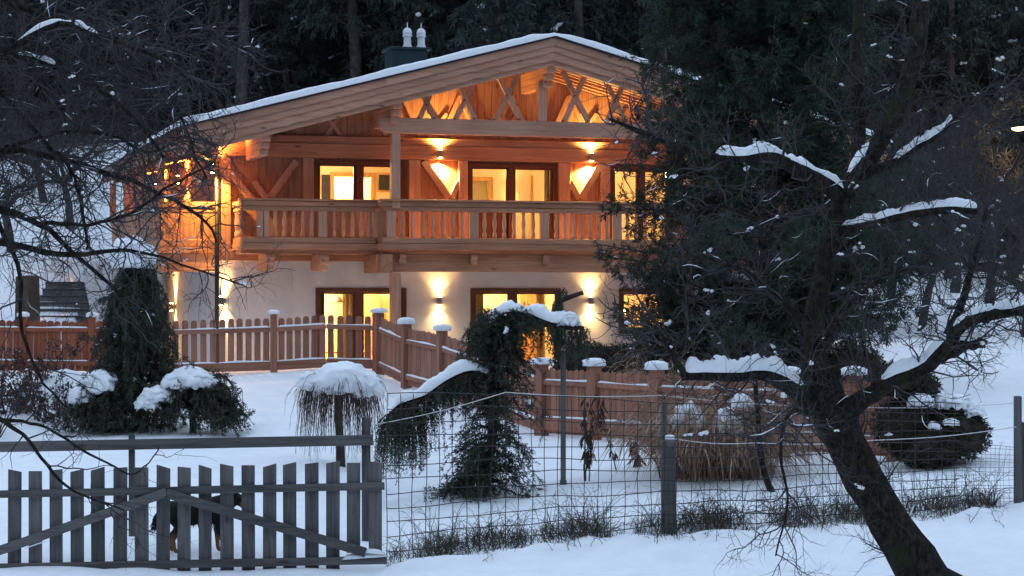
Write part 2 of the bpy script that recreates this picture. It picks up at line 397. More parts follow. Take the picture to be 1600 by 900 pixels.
M['shading_wood'] = noisy('shading_slope_wood', (0.020, 0.024, 0.024), (0.10, 0.11, 0.12), 0.06, 0.95, 0.0, detail=8, stops=(0.45, 0.75))  # dark wood for the added slopes that block the low sky
# ------------------------------------------------------------------ lie of the land (heights in metres, eye level = ZC)
TH = math.radians(17.0)
CU, SU = math.cos(TH), math.sin(TH)
HX, HY = (345.0 - 800.0) / F_PX * 45.3, 45.3          # front left corner of the chalet on the ground plan
FLOOR = ZC - 1.9                                       # ground floor level
def h_uv(X, Y):
    dx, dy = X - HX, Y - HY
    return dx * CU + dy * SU, -dx * SU + dy * CU
def sstep(x, a, b):
    t = np.clip((np.asarray(x, float) - a) / (b - a), 0, 1); return t * t * (3 - 2 * t)
def ground0(X, Y):
    X = np.asarray(X, float); Y = np.asarray(Y, float)
    zl = np.interp(Y, [-40, 10, 20, 24, 41, 46, 51, 55, 62, 70, 84, 120, 200, 400], [-4.0, -3.5, -3.2, -3.03, -1.43, -1.25, -0.9, 0.75, 2.1, 4.0, 8.5, 27, 60, 110])
    zr = np.interp(Y, [-40, 10, 20, 24, 30, 40, 60, 72, 84, 120, 200, 400], [-3.9, -3.3, -2.8, -2.42, -1.95, -1.22, 0.22, 1.6, 5.0, 25, 60, 110])
    t = np.clip((X + 1.5) / 7.5, 0, 1)
    z = zl * (1 - t) + zr * t
    u, v = h_uv(X, Y)
    inside = sstep(u, -2.2, -1.0) * (1 - sstep(u, 15.0, 17.0)) * sstep(v, -3.6, -2.6) * (1 - sstep(v, 13.0, 15.5))
    return ZC + z * (1 - inside) + (-1.98) * inside
_gcache = {}
def lumps(X, Y):
    return (0.10 * mnoise.noise((X * 0.28, Y * 0.28, 3.1)) + 0.055 * mnoise.noise((X * 0.9, Y * 0.9, 7.7)) + 0.025 * mnoise.noise((X * 2.6, Y * 2.6, 1.3)))
def ground(X, Y): return float(ground0(X, Y)) + (lumps(X, Y) if 15 < Y < 60 else 0.0)
def gp(px, py, y0=15.0, y1=140.0):
    """where the sight line through a pixel meets the ground"""
    k = 0
    Y = y0
    while Y < y1:
        p = at(px, py, Y)
        if p.z <= ground(p.x, Y): break
        Y += 0.05
    p = at(px, py, Y); return Vector((p.x, Y, ground(p.x, Y)))
def on_ground(px, Y):
    X = (px - 800.0) / F_PX * Y; return Vector((X, Y, ground(X, Y)))

def axis_steps(lo, hi, n0, n1, step, far):
    a = list(np.arange(n0, n1 + 1e-6, step)); s = step; x = n0; left = []
    while x > lo: s *= 1.18; x -= s; left.append(max(x, lo))
    s = step; x = n1; right = []
    while x < hi: s *= 1.18; x += s; right.append(min(x, hi))
    return np.array(left[::-1] + a + right)
gx = axis_steps(-400, 400, -8, 8, 0.125, 0); gy = axis_steps(-60, 500, 17.0, 44.0, 0.125, 0)
GX, GY = np.meshgrid(gx, gy)
GZ = ground0(GX, GY)
far = (GY > 68)
LZ = np.array([[lumps(x, y) for x in gx] for y in gy])
GZ += LZ * np.where(GY > 60, 0.0, np.where(GY < 15, 0.0, 1.0))
RZ = np.array([[mnoise.noise((x * 0.09, y * 0.09, 0.4)) for x in gx] for y in gy])
GZ += np.where(GY > 66, RZ * 1.2, 0.0)
# footprints and dog tracks in the garden, a soft ridge where the lane was cleared
tracks = [(gp(430, 800), gp(300, 720)), (gp(300, 720), gp(420, 640)), (gp(640, 800), gp(480, 690)), (gp(1000, 880), gp(1250, 875))]
for (a, b) in tracks:
    L = (b - a).length; n = int(L / 0.33); d = (b - a) / L; sdir = Vector((-d.y, d.x, 0))
    for k in range(n):
        c = a + d * (k * 0.33 + random.uniform(-.05, .05)) + sdir * (0.11 if k % 2 else -0.11) * random.uniform(0.6, 1.3)
        GZ -= 0.10 * np.exp(-(((GX - c.x) / 0.13) ** 2 + ((GY - c.y) / 0.20) ** 2))
ridge_n = np.array([[mnoise.noise((x * 1.9, y * 1.9, 5.0)) + 0.35 * mnoise.noise((x * 4.2, y * 4.2, 1.0)) for x in gx] for y in gy])
GZ += np.exp(-((GY - 23.9 - 0.15 * np.sin(GX * 1.3)) / 0.26) ** 2) * (GX > -1.4) * np.clip(0.05 + 0.13 * ridge_n, -0.03, 0.14) + 0.03 * ridge_n * np.exp(-((GY - 27) / 5.0) ** 2)
nx, ny = len(gx), len(gy)
ii = np.arange(nx * ny).reshape(ny, nx)
q = np.stack([ii[:-1, :-1], ii[:-1, 1:], ii[1:, 1:], ii[1:, :-1]], -1).reshape(-1, 4)
me = mesh_from('ground', np.stack([GX, GY, GZ], -1).reshape(-1, 3), quads=q)
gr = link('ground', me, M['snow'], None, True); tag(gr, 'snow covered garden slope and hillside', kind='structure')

# ------------------------------------------------------------------ unseen wooded slopes, added all round to block low sky and dim the facade
def shading_hills():
    az = np.linspace(0, 2 * np.pi, 97); R = np.array([150, 190, 240, 300, 360.0]); H = np.array([0.0, 0.30, 0.62, 0.86, 1.0])
    V = []
    for r, h in zip(R, H):
        for a in az:
            top = 215 + 45 * mnoise.noise((math.cos(a) * 1.7, math.sin(a) * 1.7, 2.0)) - 70 * abs(math.cos(a)) ** 2
            z = -6 + h * top + 10 * h * mnoise.noise((math.cos(a) * 6, math.sin(a) * 6, r * 0.02))
            V.append((r * math.cos(a), 40 + r * math.sin(a), z))
    n = len(az); ii = np.arange(n * len(R)).reshape(len(R), n)
    q = np.stack([ii[:-1, :-1], ii[:-1, 1:], ii[1:, 1:], ii[1:, :-1]], -1).reshape(-1, 4)
    o = link('shading_hills', mesh_from('shading_hills', V, quads=q), M['shading_wood'], None, True); tag(o, 'dark wooded valley slopes', kind='structure')
shading_hills()
# ------------------------------------------------------------------ the chalet (local axes: x along the front, y into the house, z up from the floor)
def pu(px, v=0.0):
    k = (px - 800.0) / F_PX
    return (k * (HY + v * CU) - HX + v * SU) / (CU - k * SU)
def pz(px, py, v=0.0):
    Y = HY + pu(px, v) * SU + v * CU
    return ZC - (py - Y_HOR) / F_PX * Y - FLOOR
def h2w(u, v, z): return Vector((HX + u * CU - v * SU, HY + u * SU + v * CU, FLOOR + z))

house = empty('chalet', (HX, HY, FLOOR), TH, 'large timber alpine chalet with lit windows, carved balcony and low snowy roof', 'house')
UR = pu(865, -2.2)                       # ridge line
W = 2 * UR                               # house width
DEP = 12.0
UE0, UE1 = -1.14, W + 1.14               # eaves
ZRIDGE, PITCH = 7.55, 0.265
def rz(u): return ZRIDGE - PITCH * abs(u - UR)
V_VERGE = -2.3
C_ = lambda a, b, d: (a, d, b)           # (u, z) polygon pushed along v

def panel(name, a0, a1, z0, z1, holes, d0, d1, fn, material, parent, top=None):
    """wall slab with openings; fn(a, d, z) -> xyz"""
    A = sorted({a0, a1, *[h[0] for h in holes], *[h[1] for h in holes]}); Z = sorted({z0, z1, *[h[2] for h in holes], *[h[3] for h in holes]})
    A = [a for a in A if a0 <= a <= a1]; Z = [z for z in Z if z0 <= z <= z1]
    solid = lambda i, j: 0 <= i < len(A) - 1 and 0 <= j < len(Z) - 1 and not any(h[0] < (A[i] + A[i + 1]) / 2 < h[1] and h[2] < (Z[j] + Z[j + 1]) / 2 < h[3] for h in holes)
    m = MB()
    def quad(*p):
        k = len(m.v); m.v.extend(p); m.f.append(tuple(range(k, k + 4)))
    for i in range(len(A) - 1):
        for j in range(len(Z) - 1):
            if not solid(i, j): continue
            a, b, c, d = A[i], A[i + 1], Z[j], Z[j + 1]
            quad(fn(a, d0, c), fn(b, d0, c), fn(b, d0, d), fn(a, d0, d)); quad(fn(a, d1, c), fn(a, d1, d), fn(b, d1, d), fn(b, d1, c))
            if not solid(i - 1, j): quad(fn(a, d0, c), fn(a, d0, d), fn(a, d1, d), fn(a, d1, c))
            if not solid(i + 1, j): quad(fn(b, d0, c), fn(b, d1, c), fn(b, d1, d), fn(b, d0, d))
            if not solid(i, j - 1): quad(fn(a, d0, c), fn(a, d1, c), fn(b, d1, c), fn(b, d0, c))
            if not solid(i, j + 1): quad(fn(a, d0, d), fn(b, d0, d), fn(b, d1, d), fn(a, d1, d))
    return m.build(name, material, parent)

Z2 = 2.78                                 # top of the plaster, start of the timber storey
ZW2 = 4.97                                # upper window heads
win_up = [(pu(490), pu(632), 3.93, ZW2), (pu(730), pu(869), 2.98, ZW2), (pu(953), pu(1050), 2.98, ZW2)]
win_lo = [(pu(493), pu(635), 0.02, 2.18), (pu(735), pu(876), 0.02, 2.18), (pu(967), pu(1056), pz(1000, 521), 2.18)]

# ---- plaster storey
CR = 0.32
fw = panel('ground_floor_wall', CR, W, -0.5, Z2, win_lo, 0.0, 0.35, lambda a, d, z: (a, d, z), M['plaster'], house)
m = MB(); arc = [(CR - CR * math.sin(t), CR - CR * math.cos(t)) for t in np.linspace(0, math.pi / 2, 9)]
for (x, y) in arc: m.v += [(x, y, -0.5), (x, y, Z2)]
for i in range(8): m.f.append((2 * i, 2 * i + 1, 2 * i + 3, 2 * i + 2))
m.build('rounded_wall_corner', M['plaster'], house, True)
panel('side_wall', CR, DEP, -0.5, Z2, [(8.3, 9.4, 0.02, 2.1)], 0.0, 0.35, lambda a, d, z: (d, a, z), M['plaster'], house)
MB().box(W - 0.35, W, 0.352, DEP, -0.5, Z2).build('side_wall', M['plaster'], house)
MB().box(0.352, W - 0.352, DEP - 0.35, DEP, -0.5, 5.2).build('back_wall', M['plaster'], house)
MB().box(0.06, 0.12, 8.3, 9.4, 0.02, 2.1).build('side_door', M['frame_z'], house)
MB().box(0.36, W - 0.36, 0.36, DEP - 0.36, -0.12, 0.0).build('ground_floor', M['door'], house)
MB().box(0.36, W - 0.36, 0.36, DEP - 0.36, Z2 - 0.18, Z2 + 0.1).build('upper_floor', M['room'], house)

# ---- timber storey: backing, then board by board
uw = panel('upper_wall', 0.03, W - 0.03, Z2, 5.30, win_up, 0.031, 0.2, lambda a, d, z: (a, d, z), M['wood_z'], house)
zt = lambda u: rz(u) - 0.40
m = MB(); m.prism([(0.03, 5.302), (W - 0.03, 5.302), (W - 0.03, zt(W - .03)), (UR, zt(UR)), (0.03, zt(0.03))], C_, 0.031, 0.2)
m.build('gable_wall', M['wood_z'], house)
pw = 0.162
n = int(W / pw); pw = W / n
def plank(u0, u1, z0, z1a, z1b=None):
    z1b = z1a if z1b is None else z1b
    MB().prism([(u0, z0), (u1, z0), (u1, z1b), (u0, z1a)], C_, 0.0, 0.03).build('plank', M['wood_z'], uw)
ZB0, ZB1 = pz(560, 248), pz(560, 214)     # the thick beam above the windows
for i in range(n):
    a, b = i * pw + 0.003, (i + 1) * pw - 0.003
    segs = [(Z2 + 0.002, ZB0 - 0.002)]
    for h in win_up:
        if b > h[0] - 0.02 and a < h[1] + 0.02: segs = []
    h = win_up[0]
    if b > h[0] - 0.02 and a < h[1] + 0.02: segs = [(Z2 + 0.002, h[2] - 0.002)]
    for (z0, z1) in segs: plank(a, b, z0, z1)
    if not (a < UR < b): plank(a, b, ZB1 + 0.002, zt(a) - 0.004, zt(b) - 0.004)
    else: plank(a, b, ZB1 + 0.002, zt(a) - 0.03)
MB().box(-0.03, 0.03, 0.2, DEP, Z2, zt(0) - 0.02).build('side_boarding', M['wood_z'], house)
m = MB()
for k in range(38):
    m.box(-0.055, -0.031, 0.25 + k * 0.31, 0.25 + k * 0.31 + 0.295, Z2 + 0.01, zt(0) - 0.03)
m.build('side_cladding', M['wood_z'], house)
MB().box(W - 0.03, W + 0.03, 0.2, DEP, Z2, zt(0) - 0.02).build('side_boarding', M['wood_z'], house)

# ---- framing on the facade
def timber(u0, u1, z0, z1, v0=-0.11, ax='z', name='timber'):
    return MB().box(u0, u1, v0, -0.003, z0, z1).build(name, M['trim_' + ax] if ax != 'x' else M['wood_x'], house, bevel=0.012)
timber(-0.05, W + 0.05, ZB0, ZB1 - 0.17, -0.16, 'x', 'wall_beam'); timber(-0.05, W + 0.05, ZB1 - 0.168, ZB1, -0.13, 'x', 'wall_beam')
ZS = 2.99
for (a, b) in ((472, 489), (637, 655), (715, 729), (871, 889), (936, 951), (1052, 1068)):
    timber(pu(a), pu(b), ZS, ZB0 - 0.003, -0.12, 'z', 'wall_post')
timber(0.0, 0.2, ZS, ZB0 - 0.003, -0.12, 'z', 'wall_post'); timber(W - 0.2, W, ZS, ZB0 - 0.003, -0.12, 'z', 'wall_post')
timber(0.0, W, Z2 - 0.02, ZS - 0.003, -0.13, 'x', 'sill_beam')
def brace(p0, p1, w=0.13, v0=-0.118, v1=-0.003, name='brace', mt='trim_z'):
    """flat timber between two points of the facade plane"""
    p0 = Vector(p0); p1 = Vector(p1); d = (p1 - p0).normalized(); s = Vector((-d.y, d.x)) * w / 2
    return MB().prism([tuple(p0 + s), tuple(p0 - s), tuple(p1 - s), tuple(p1 + s)], C_, v0, v1).build(name, M[mt], house)
def fp(px, py, v=0.0): return (pu(px, v), pz(px, py, v))
def vee(xo, xi, xp, y0=252, yb=309, ys=284):
    """the V of braces in which the upper lamps shine: long brace xo->xp, short brace back to the post"""
    brace(fp(xo, y0), fp(xp, yb), 0.15, -0.116); brace(fp(xp + (xp - xo) * 0.10, yb + 1), fp(xi, ys), 0.12, -0.114)
vee(660, 716, 700); vee(940, 888, 906)
vee(462, 395, 420)
brace(fp(352, 262), fp(392, 312), 0.14, -0.112)
def cross(px, y0, y1, half, v0=-0.05, w=0.075):
    brace(fp(px - half, y1), fp(px + half, y0), w, v0, -0.004, 'ornament_brace'); brace(fp(px + half, y1), fp(px - half, y0), w, v0 - 0.012, -0.004, 'ornament_brace')
for px in (520, 684, 795, 918): cross(px, 178, 214, 13)
for px in (600, 690, 770, 860, 950): brace(fp(px, 212), fp(px + 28, 150), 0.09, -0.06, -0.004, 'gable_strut'); brace(fp(px + 56, 212), fp(px + 28, 150), 0.09, -0.072, -0.004, 'gable_strut')

# ---- windows and the rooms behind them
def window(h, mull, mullw, to_floor=True):
    a, b, z0, z1 = h
    o = MB(); fwid = 0.085
    o.box(a, b, -0.03, 0.14, z1 - fwid, z1); o.box(a, a + fwid, -0.03, 0.14, z0, z1 - fwid); o.box(b - fwid, b, -0.03, 0.14, z0, z1 - fwid); o.box(a + fwid, b - fwid, -0.03, 0.14, z0, z0 + fwid)
    w = o.build('window', M['frame_z'], house, bevel=0.006)
    MB().box(mull - mullw / 2, mull + mullw / 2, -0.015, 0.125, z0 + fwid, z1 - fwid).build('mullion', M['frame_z'], w)
    for (x0, x1) in ((a + fwid, mull - mullw / 2), (mull + mullw / 2, b - fwid)):
        s = MB(); t = 0.05
        s.box(x0 + .001, x1 - .001, 0.03, 0.09, z1 - fwid - t, z1 - fwid - .001); s.box(x0 + .001, x0 + t, 0.03, 0.09, z0 + fwid, z1 - fwid - t); s.box(x1 - t, x1 - .001, 0.03, 0.09, z0 + fwid, z1 - fwid - t); s.box(x0 + t, x1 - t, 0.03, 0.09, z0 + fwid + .001, z0 + fwid + t)
        s.build('sash', M['frame_z'], w)
        MB().box(x0 + t, x1 - t, 0.055, 0.063, z0 + fwid + t, z1 - fwid - t).build('pane', M['glass'], w)
    return w
def room(a, b, z0, z1, v0, v1, door=None):
    """plastered room: walls with their inner faces, optional lit doorway in the back wall"""
    panel('room_back_wall', a, b, z0, z1, [door] if door else [], v1, v1 + 0.12, lambda p, d, z: (p, d, z), M['room'], house)
    MB().box(a - 0.1, a, v0, v1 + 0.12, z0, z1).build('room_side_wall', M['room'], house)
    MB().box(b, b + 0.1, v0, v1 + 0.12, z0, z1).build('room_side_wall', M['room'], house)
    MB().box(a - 0.1, b + 0.1, v0, v1 + 0.12, z1, z1 + 0.06).build('room_ceiling', M['room'], house)
    if door:
        MB().box(a - 0.1, b + 0.1, v1 + 1.6, v1 + 1.7, z0, z1).build('corridor_wall', M['room'], house)
        MB().box(a - 0.1, b + 0.1, v1 + 0.12, v1 + 1.6, z1, z1 + 0.06).build('corridor_ceiling', M['room'], house)
        d = door; o = MB(); o.box(d[0] - .1, d[0], v1 - .03, v1 + .14, d[2], d[3] + .1); o.box(d[1], d[1] + .1, v1 - .03, v1 + .14, d[2], d[3] + .1); o.box(d[0], d[1], v1 - .03, v1 + .14, d[3], d[3] + .1)
        o.build('door_frame', M['door'], house)
LIGHTC = (1.0, 0.60, 0.24)
def room_light(u, v, z, watts, col=LIGHTC, r=0.12, name='ceiling_lamp', parent=None):
    s = MB(); s.lathe([(0.02, 0.10), (0.022, 0.06), (r * 0.9, 0.04), (r, 0.0), (r * 0.7, -0.035), (0.01, -0.05)], (u, v, z), 12)
    o = s.build(name, M['bulb'], house)
    d = bpy.data.lights.new('room_light', 'POINT'); d.energy = watts; d.color = col; d.shadow_soft_size = 0.12
    l = bpy.data.objects.new('room_light', d); COL.objects.link(l); l.parent = o; l.location = (u, v, z - 0.22)

VR = 3.6
ZU = Z2 + 0.10
window(win_up[0], (pu(555) + pu(567)) / 2, 0.13); window(win_up[1], (pu(794) + pu(804)) / 2, 0.12); window(win_up[2], pu(1002), 0.12)
window(win_lo[0], (pu(553) + pu(567)) / 2, 0.15); window(win_lo[1], (pu(797) + pu(806)) / 2, 0.12); window(win_lo[2], pu(1045), 0.10)
ml_ = (pu(794) + pu(804)) / 2; MB().box(win_up[1][0] + 0.087, ml_ - 0.062, 0.03, 0.085, 3.07, 3.92).build('door_panel', M['frame_z'], house)
mid1, mid2 = (win_up[0][1] + win_up[1][0]) / 2, (win_up[1][1] + win_up[2][0]) / 2
d1 = (pu(522, VR), pu(579, VR), ZU, pz(540, 276, VR))
room(1.0, mid1 - 0.06, ZU, 5.25, 0.21, VR, d1); room_light(2.2, 2.0, 5.1, 34); room_light((d1[0] + d1[1]) / 2, VR + 0.8, 5.0, 60, (1.0, .64, .24))
MB().box(pu(502, VR), pu(515, VR), VR - 0.06, VR - 0.005, ZU, pz(505, 273, VR)).build('dark_wardrobe', M['darkcloth'], house)
d2 = (pu(728, VR), pu(764, VR), ZU, pz(750, 283, VR))
room(mid1 + 0.06, mid2 - 0.06, ZU, 5.25, 0.21, VR, d2); room_light(mid1 + 1.6, 1.3, 5.1, 22)
MB().box(pu(836, VR), pu(862, VR), VR - 0.05, VR - 0.004, ZU, pz(840, 282, VR)).build('inner_door', M['room'], house)
o = MB(); a, b, t = pu(836, VR), pu(862, VR), pz(840, 282, VR)
o.box(a - .11, a - .002, VR - .07, VR - .003, ZU, t + .11); o.box(b + .002, b + .11, VR - .07, VR - .003, ZU, t + .11); o.box(a - .002, b + .002, VR - .07, VR - .003, t + .002, t + .11)
o.build('door_frame', M['door'], house)
MB().box(pu(733, 2.9), pu(745, 2.9), VR + 0.5, VR + 0.56, ZU, ZU + 1.5).build('inner_door', M['door'], house)
room(mid2 + 0.06, W - 2.2, ZU, 5.25, 0.21, VR); room_light(pu(1000), 1.6, 5.05, 30)
ml1, ml2 = (win_lo[0][1] + win_lo[1][0]) / 2, (win_lo[1][1] + win_lo[2][0]) / 2
room(0.6, ml1 - 0.06, 0.0, 2.58, 0.36, VR); room_light(2.6, 1.6, 2.45, 80); room_light(3.6, 2.6, 2.45, 40)
room(ml1 + 0.06, ml2 - 0.06, 0.0, 2.58, 0.36, VR); room_light(ml1 + 1.7, 2.2, 2.45, 60)
room(ml2 + 0.06, W - 1.6, 0.0, 2.58, 0.36, VR); room_light(pu(1010), 1.6, 1.62, 12, (1, .55, .2), 0.07); room_light(pu(1030), 2.4, 1.62, 14, (1, .55, .2), 0.07)
def curtain(px0, px1, z0, z1, v=0.42, mt='curtain'):
    a, b = pu(px0, v), pu(px1, v); N = 24
    top = [(a + (b - a) * i / N, v + 0.035 * math.sin(i * 1.9)) for i in range(N + 1)]
    m = MB()
    for (x, y) in top: m.v += [(x, y, z0), (x, y, z1), ]
    for i in range(N): m.f.append((2 * i, 2 * i + 2, 2 * i + 3, 2 * i + 1))
    o = m.build('curtain', M[mt], house, True); s = o.modifiers.new('thick', 'SOLIDIFY'); s.thickness = 0.008
curtain(851, 862, ZU, 4.9, 0.24); curtain(497, 500.5, ZU, 4.9, 0.24); curtain(622, 628, ZU, 4.9, 0.24); curtain(868, 872, 0.05, 2.3)
for (px, py, w, h) in ((600, 285, 0.34, 0.44), (590, 500, 0.4, 0.3), (815, 495, 0.3, 0.4)):
    u, z = pu(px, VR - .03), pz(px, py, VR - .03); o = MB().box(u - w / 2, u + w / 2, VR - 0.03, VR - 0.003, z - h / 2, z + h / 2).build('picture', M['door'], house); MB().box(u - w / 2 + .04, u + w / 2 - .04, VR - 0.035, VR - 0.031, z - h / 2 + .04, z + h / 2 - .04).build('picture_sheet', M['darkcloth'], o)
for (u, z0_) in ((2.9, 2.58), (ml1 + 1.2, 2.58)):
    MB().tube([(u, 1.6, z0_), (u, 1.6, z0_ - 0.55)], 0.006, 6).build('pendant_cord', M['bolt'], house); MB().lathe([(0.02, 0), (0.06, -0.04), (0.15, -0.16), (0.15, -0.17), (0.05, -0.05)], (u, 1.6, z0_ - 0.55), 14).build('pendant_shade', M['tabletop'], house, True)
    MB().box(u - 0.8, u + 0.8, 1.2, 2.1, 0.72, 0.76).build('dining_table', M['door'], house)
curtain(500, 507, 0.05, 2.3, mt='darkcloth'); curtain(536, 552, 0.05, 2.3); curtain(736, 756, 0.05, 2.3)
MB().box(pu(543, 3.0), pu(560, 3.0), 3.0, 3.55, 0.0, 2.35).build('cupboard', M['door'], house)
MB().box(pu(820, 3.2), pu(834, 3.2), 3.0, 3.55, 0.0, 2.58).build('cupboard', M['door'], house)
MB().box(pu(568, 3.3), pu(592, 3.3), 3.2, 3.55, 0.0, 2.05).build('inner_door', M['door'], house)
MB().box(pu(967) + .1, pu(1056), 2.3, 3.5, 0.0, 0.9).build('kitchen_counter', M['door'], house)
# small framed card with two dark dots on the sill of the right window
c0, c1 = pu(972), pu(987); zs = win_lo[2][2] + 0.14
o = MB().box(c0, c1, 0.16, 0.19, zs, zs + 0.19).build('speaker_box', M['room'], house)
for dz in (0.06, 0.13): MB().tube([((c0 + c1) / 2, 0.161, zs + dz), ((c0 + c1) / 2, 0.150, zs + dz)], 0.022, 10).build('speaker_cone', M['bolt'], o)

# ---- roof
roof = empty('roof'); roof.parent = house
def slab(a, b, v0, v1, name, mt):
    m = MB()
    m.strip_prism([(UE0, rz(UE0) - a), (UR, rz(UR) - a)], [(UE0, rz(UE0) - b), (UR, rz(UR) - b)], C_, v0, v1)
    m.strip_prism([(UR, rz(UR) - a), (UE1, rz(UE1) - a)], [(UR, rz(UR) - b), (UE1, rz(UE1) - b)], C_, v0, v1)
    return m.build(name, M[mt], roof)
slab(0.0, 0.03, V_VERGE - 0.05, DEP + 1.0, 'roof_sheet', 'sheet')
slab(0.032, 0.36, V_VERGE + 0.13, DEP + 0.9, 'roof_deck', 'wood_y')
for k in range(14):                        # soffit boards, each board runs along the ridge
    for sgn in (-1, 1):
        s0, s1 = k * 0.567 + 0.004, (k + 1) * 0.567 - 0.004
        p = [(UR + sgn * s0, rz(UR + s0) - 0.362), (UR + sgn * s1, rz(UR + s1) - 0.362), (UR + sgn * s1, rz(UR + s1) - 0.385), (UR + sgn * s0, rz(UR + s0) - 0.385)]
        MB().prism(p, C_, V_VERGE + 0.14, 0.0 if 0 < UR + sgn * s1 < W else 9.0).build('soffit_board', M['wood_y'], roof)
def rafter(v0, v1, top, bot, name='rafter', mt='wood_x', e0=UE0 + 0.05, e1=UE1 - 0.05):
    for (x0, x1) in ((e0, UR), (UR, e1)):
        MB().strip_prism([(x0, rz(x0) - top), (x1, rz(x1) - top)], [(x0, rz(x0) - bot), (x1, rz(x1) - bot)], C_, v0, v1).build(name, M[mt], roof)
rafter(V_VERGE + 0.14, V_VERGE + 0.30, 0.386, 0.61, 'verge_rafter', 'trim_x')
rafter(-1.68, -1.52, 0.386, 0.56, 'truss_rafter', 'trim_x')
for v in (-1.22, -0.86, -0.50, -0.14): rafter(v, v + 0.09, 0.386, 0.53)
for k in range(11):
    v = 0.7 + k * 1.0
    x0 = UE0 + 0.05
    MB().strip_prism([(x0, rz(x0) - 0.386), (-0.06, rz(-0.06) - 0.386)], [(x0, rz(x0) - 0.50), (-0.06, rz(-0.06) - 0.53)], C_, v, v + 0.1).build('rafter', M['wood_x'], roof)
def verge_board(top, bot, v0, v1, wave, splits, ph):
    for sgn in (-1, 1):
        ends = [0.0] + splits + [UR - UE0]
        for (s0, s1) in zip(ends[:-1], ends[1:]):
            N = max(4, int((s1 - s0) / 0.05)); T = []; B = []
            for i in range(N + 1):
                s = s0 + 0.001 + (s1 - s0 - 0.002) * i / N; u = UR + sgn * s
                w = wave * (abs(math.sin(s * 5.1 + ph)) ** 0.7 + 0.35 * math.sin(s * 13 + ph * 2)) if wave else 0.0
                T.append((u, rz(u) - top)); B.append((u, rz(u) - bot + w))
            MB().strip_prism(T, B, C_, v0, v1).build('verge_board', M['trim_x'], roof)
verge_board(0.034, 0.19, V_VERGE, V_VERGE + 0.035, 0.0, [3.7], 0.0)
verge_board(0.12, 0.345, V_VERGE + 0.037, V_VERGE + 0.075, 0.022, [2.6, 5.6], 0.7)
verge_board(0.25, 0.515, V_VERGE + 0.077, V_VERGE + 0.115, 0.022, [4.6], 2.1)
# snow lying on the roof
def roof_snow():
    us = np.concatenate([np.linspace(UE0 - 0.04, UR, 110), np.linspace(UR, UE1 + 0.04, 110)[1:]]); vs = np.concatenate([[V_VERGE - 0.06, V_VERGE - 0.05, V_VERGE - 0.02, V_VERGE + 0.06], np.linspace(V_VERGE + 0.3, DEP + 1.0, 26)])
    prof = {0: 0.004, 1: 0.10, 2: 0.135, 3: 0.15}
    V = []
    for j, v in enumerate(vs):
        for u in us:
            t = prof.get(j, 0.155) * (1 + 0.22 * mnoise.noise((u * 1.1, v * 0.8, 4.0)) + 0.12 * mnoise.noise((u * 4.0, v * 2, 9.0)))
            e = min(u - us[0], us[-1] - u); t *= min(1, 0.05 + e / 0.05) if e < 0.05 else 1.0
            soft = 0.06 * math.exp(-((u - UR) / 0.35) ** 2)
            V.append((u, v, rz(u) + 0.002 + max(t - soft, 0.002)))
    n1, n2 = len(us), len(vs); ii = np.arange(n1 * n2).reshape(n2, n1)
    q = np.stack([ii[:-1, :-1], ii[:-1, 1:], ii[1:, 1:], ii[1:, :-1]], -1).reshape(-1, 4)
    link('roof_snow', mesh_from('roof_snow', V, quads=q), M['clump_snow'], roof, True)
roof_snow()
m = MB(); m.tube([(UE0 - 0.09, V_VERGE + 0.1, rz(UE0) - 0.09), (UE0 - 0.09, DEP + 0.9, rz(UE0) - 0.09)], 0.075, 10); m.build('gutter', M['frame_y'], roof, True)
m = MB(); m.tube([(-0.10, -0.10, 4.9), (-0.10, -0.10, 0.3)], 0.05, 8); m.tube([(UE0 - 0.09, 0.1, rz(UE0) - 0.14), (-0.7, 0.0, 5.1), (-0.10, -0.10, 4.85)], 0.045, 8); m.build('drainpipe', M['sheet'], house, True)

# ---- purlins with stepped ends
def purlin(u, w=0.20):
    t = rz(u) - (0.56 if abs(u - UR) > 0.2 else 0.60); m = MB()
    m.box(u - w / 2, u + w / 2, -2.06, -0.12, t - 0.16, t); m.box(u - w / 2 + .004, u + w / 2 - .004, -1.94, -0.12, t - 0.30, t - 0.161); m.box(u - w / 2 + .008, u + w / 2 - .008, -1.80, -0.12, t - 0.44, t - 0.301)
    m.build('purlin', M['trim_y'], house, bevel=0.02)
VT = -1.6
for px in (415, 621): u = pu(px, -2.0); purlin(u); purlin(W - u)
purlin(UR)

# ---- gable truss on posts
truss = empty('gable_truss'); truss.parent = house
ut0 = pu(594, VT - .1); zt0, zt1 = pz(640, 209, VT), pz(640, 184.5, VT)
m = MB(); a, b = ut0, W - ut0
m.prism([(a, zt1), (a, zt0 + 0.12), (a + 0.06, zt0 + 0.05), (a + 0.16, zt0), (b - 0.16, zt0), (b - 0.06, zt0 + 0.05), (b, zt0 + 0.12), (b, zt1)], C_, VT - 0.10, VT + 0.10)
m.build('tie_beam', M['trim_x'], truss, bevel=0.012)
def strut(p0, p1, w, v0, v1, name='strut'):
    p0 = Vector(p0); p1 = Vector(p1); d = (p1 - p0).normalized(); s = Vector((-d.y, d.x)) * w / 2
    MB().prism([tuple(p0 + s), tuple(p0 - s), tuple(p1 - s), tuple(p1 + s)], C_, v0, v1).build(name, M['trim_z'], truss)
def bolt(px, py, v): MB().tube([(*((pu(px, v)),), v - 0.005, pz(px, py, v)), (pu(px, v), v + 0.03, pz(px, py, v))], 0.018, 8).build('bolt', M['bolt'], truss)
fx = lambda px, py: (pu(px, VT), pz(px, py, VT))
crosses = [(654, 678, 657, 674, 186, 143), (710, 741, 714, 740, 187, 128), (772, 812, 774, 810, 188, 112), (880, 918, 878, 916, 190.5, 112), (946, 976, 946, 974, 191.5, 130), (1000, 1022, 1002, 1020, 192, 146)]
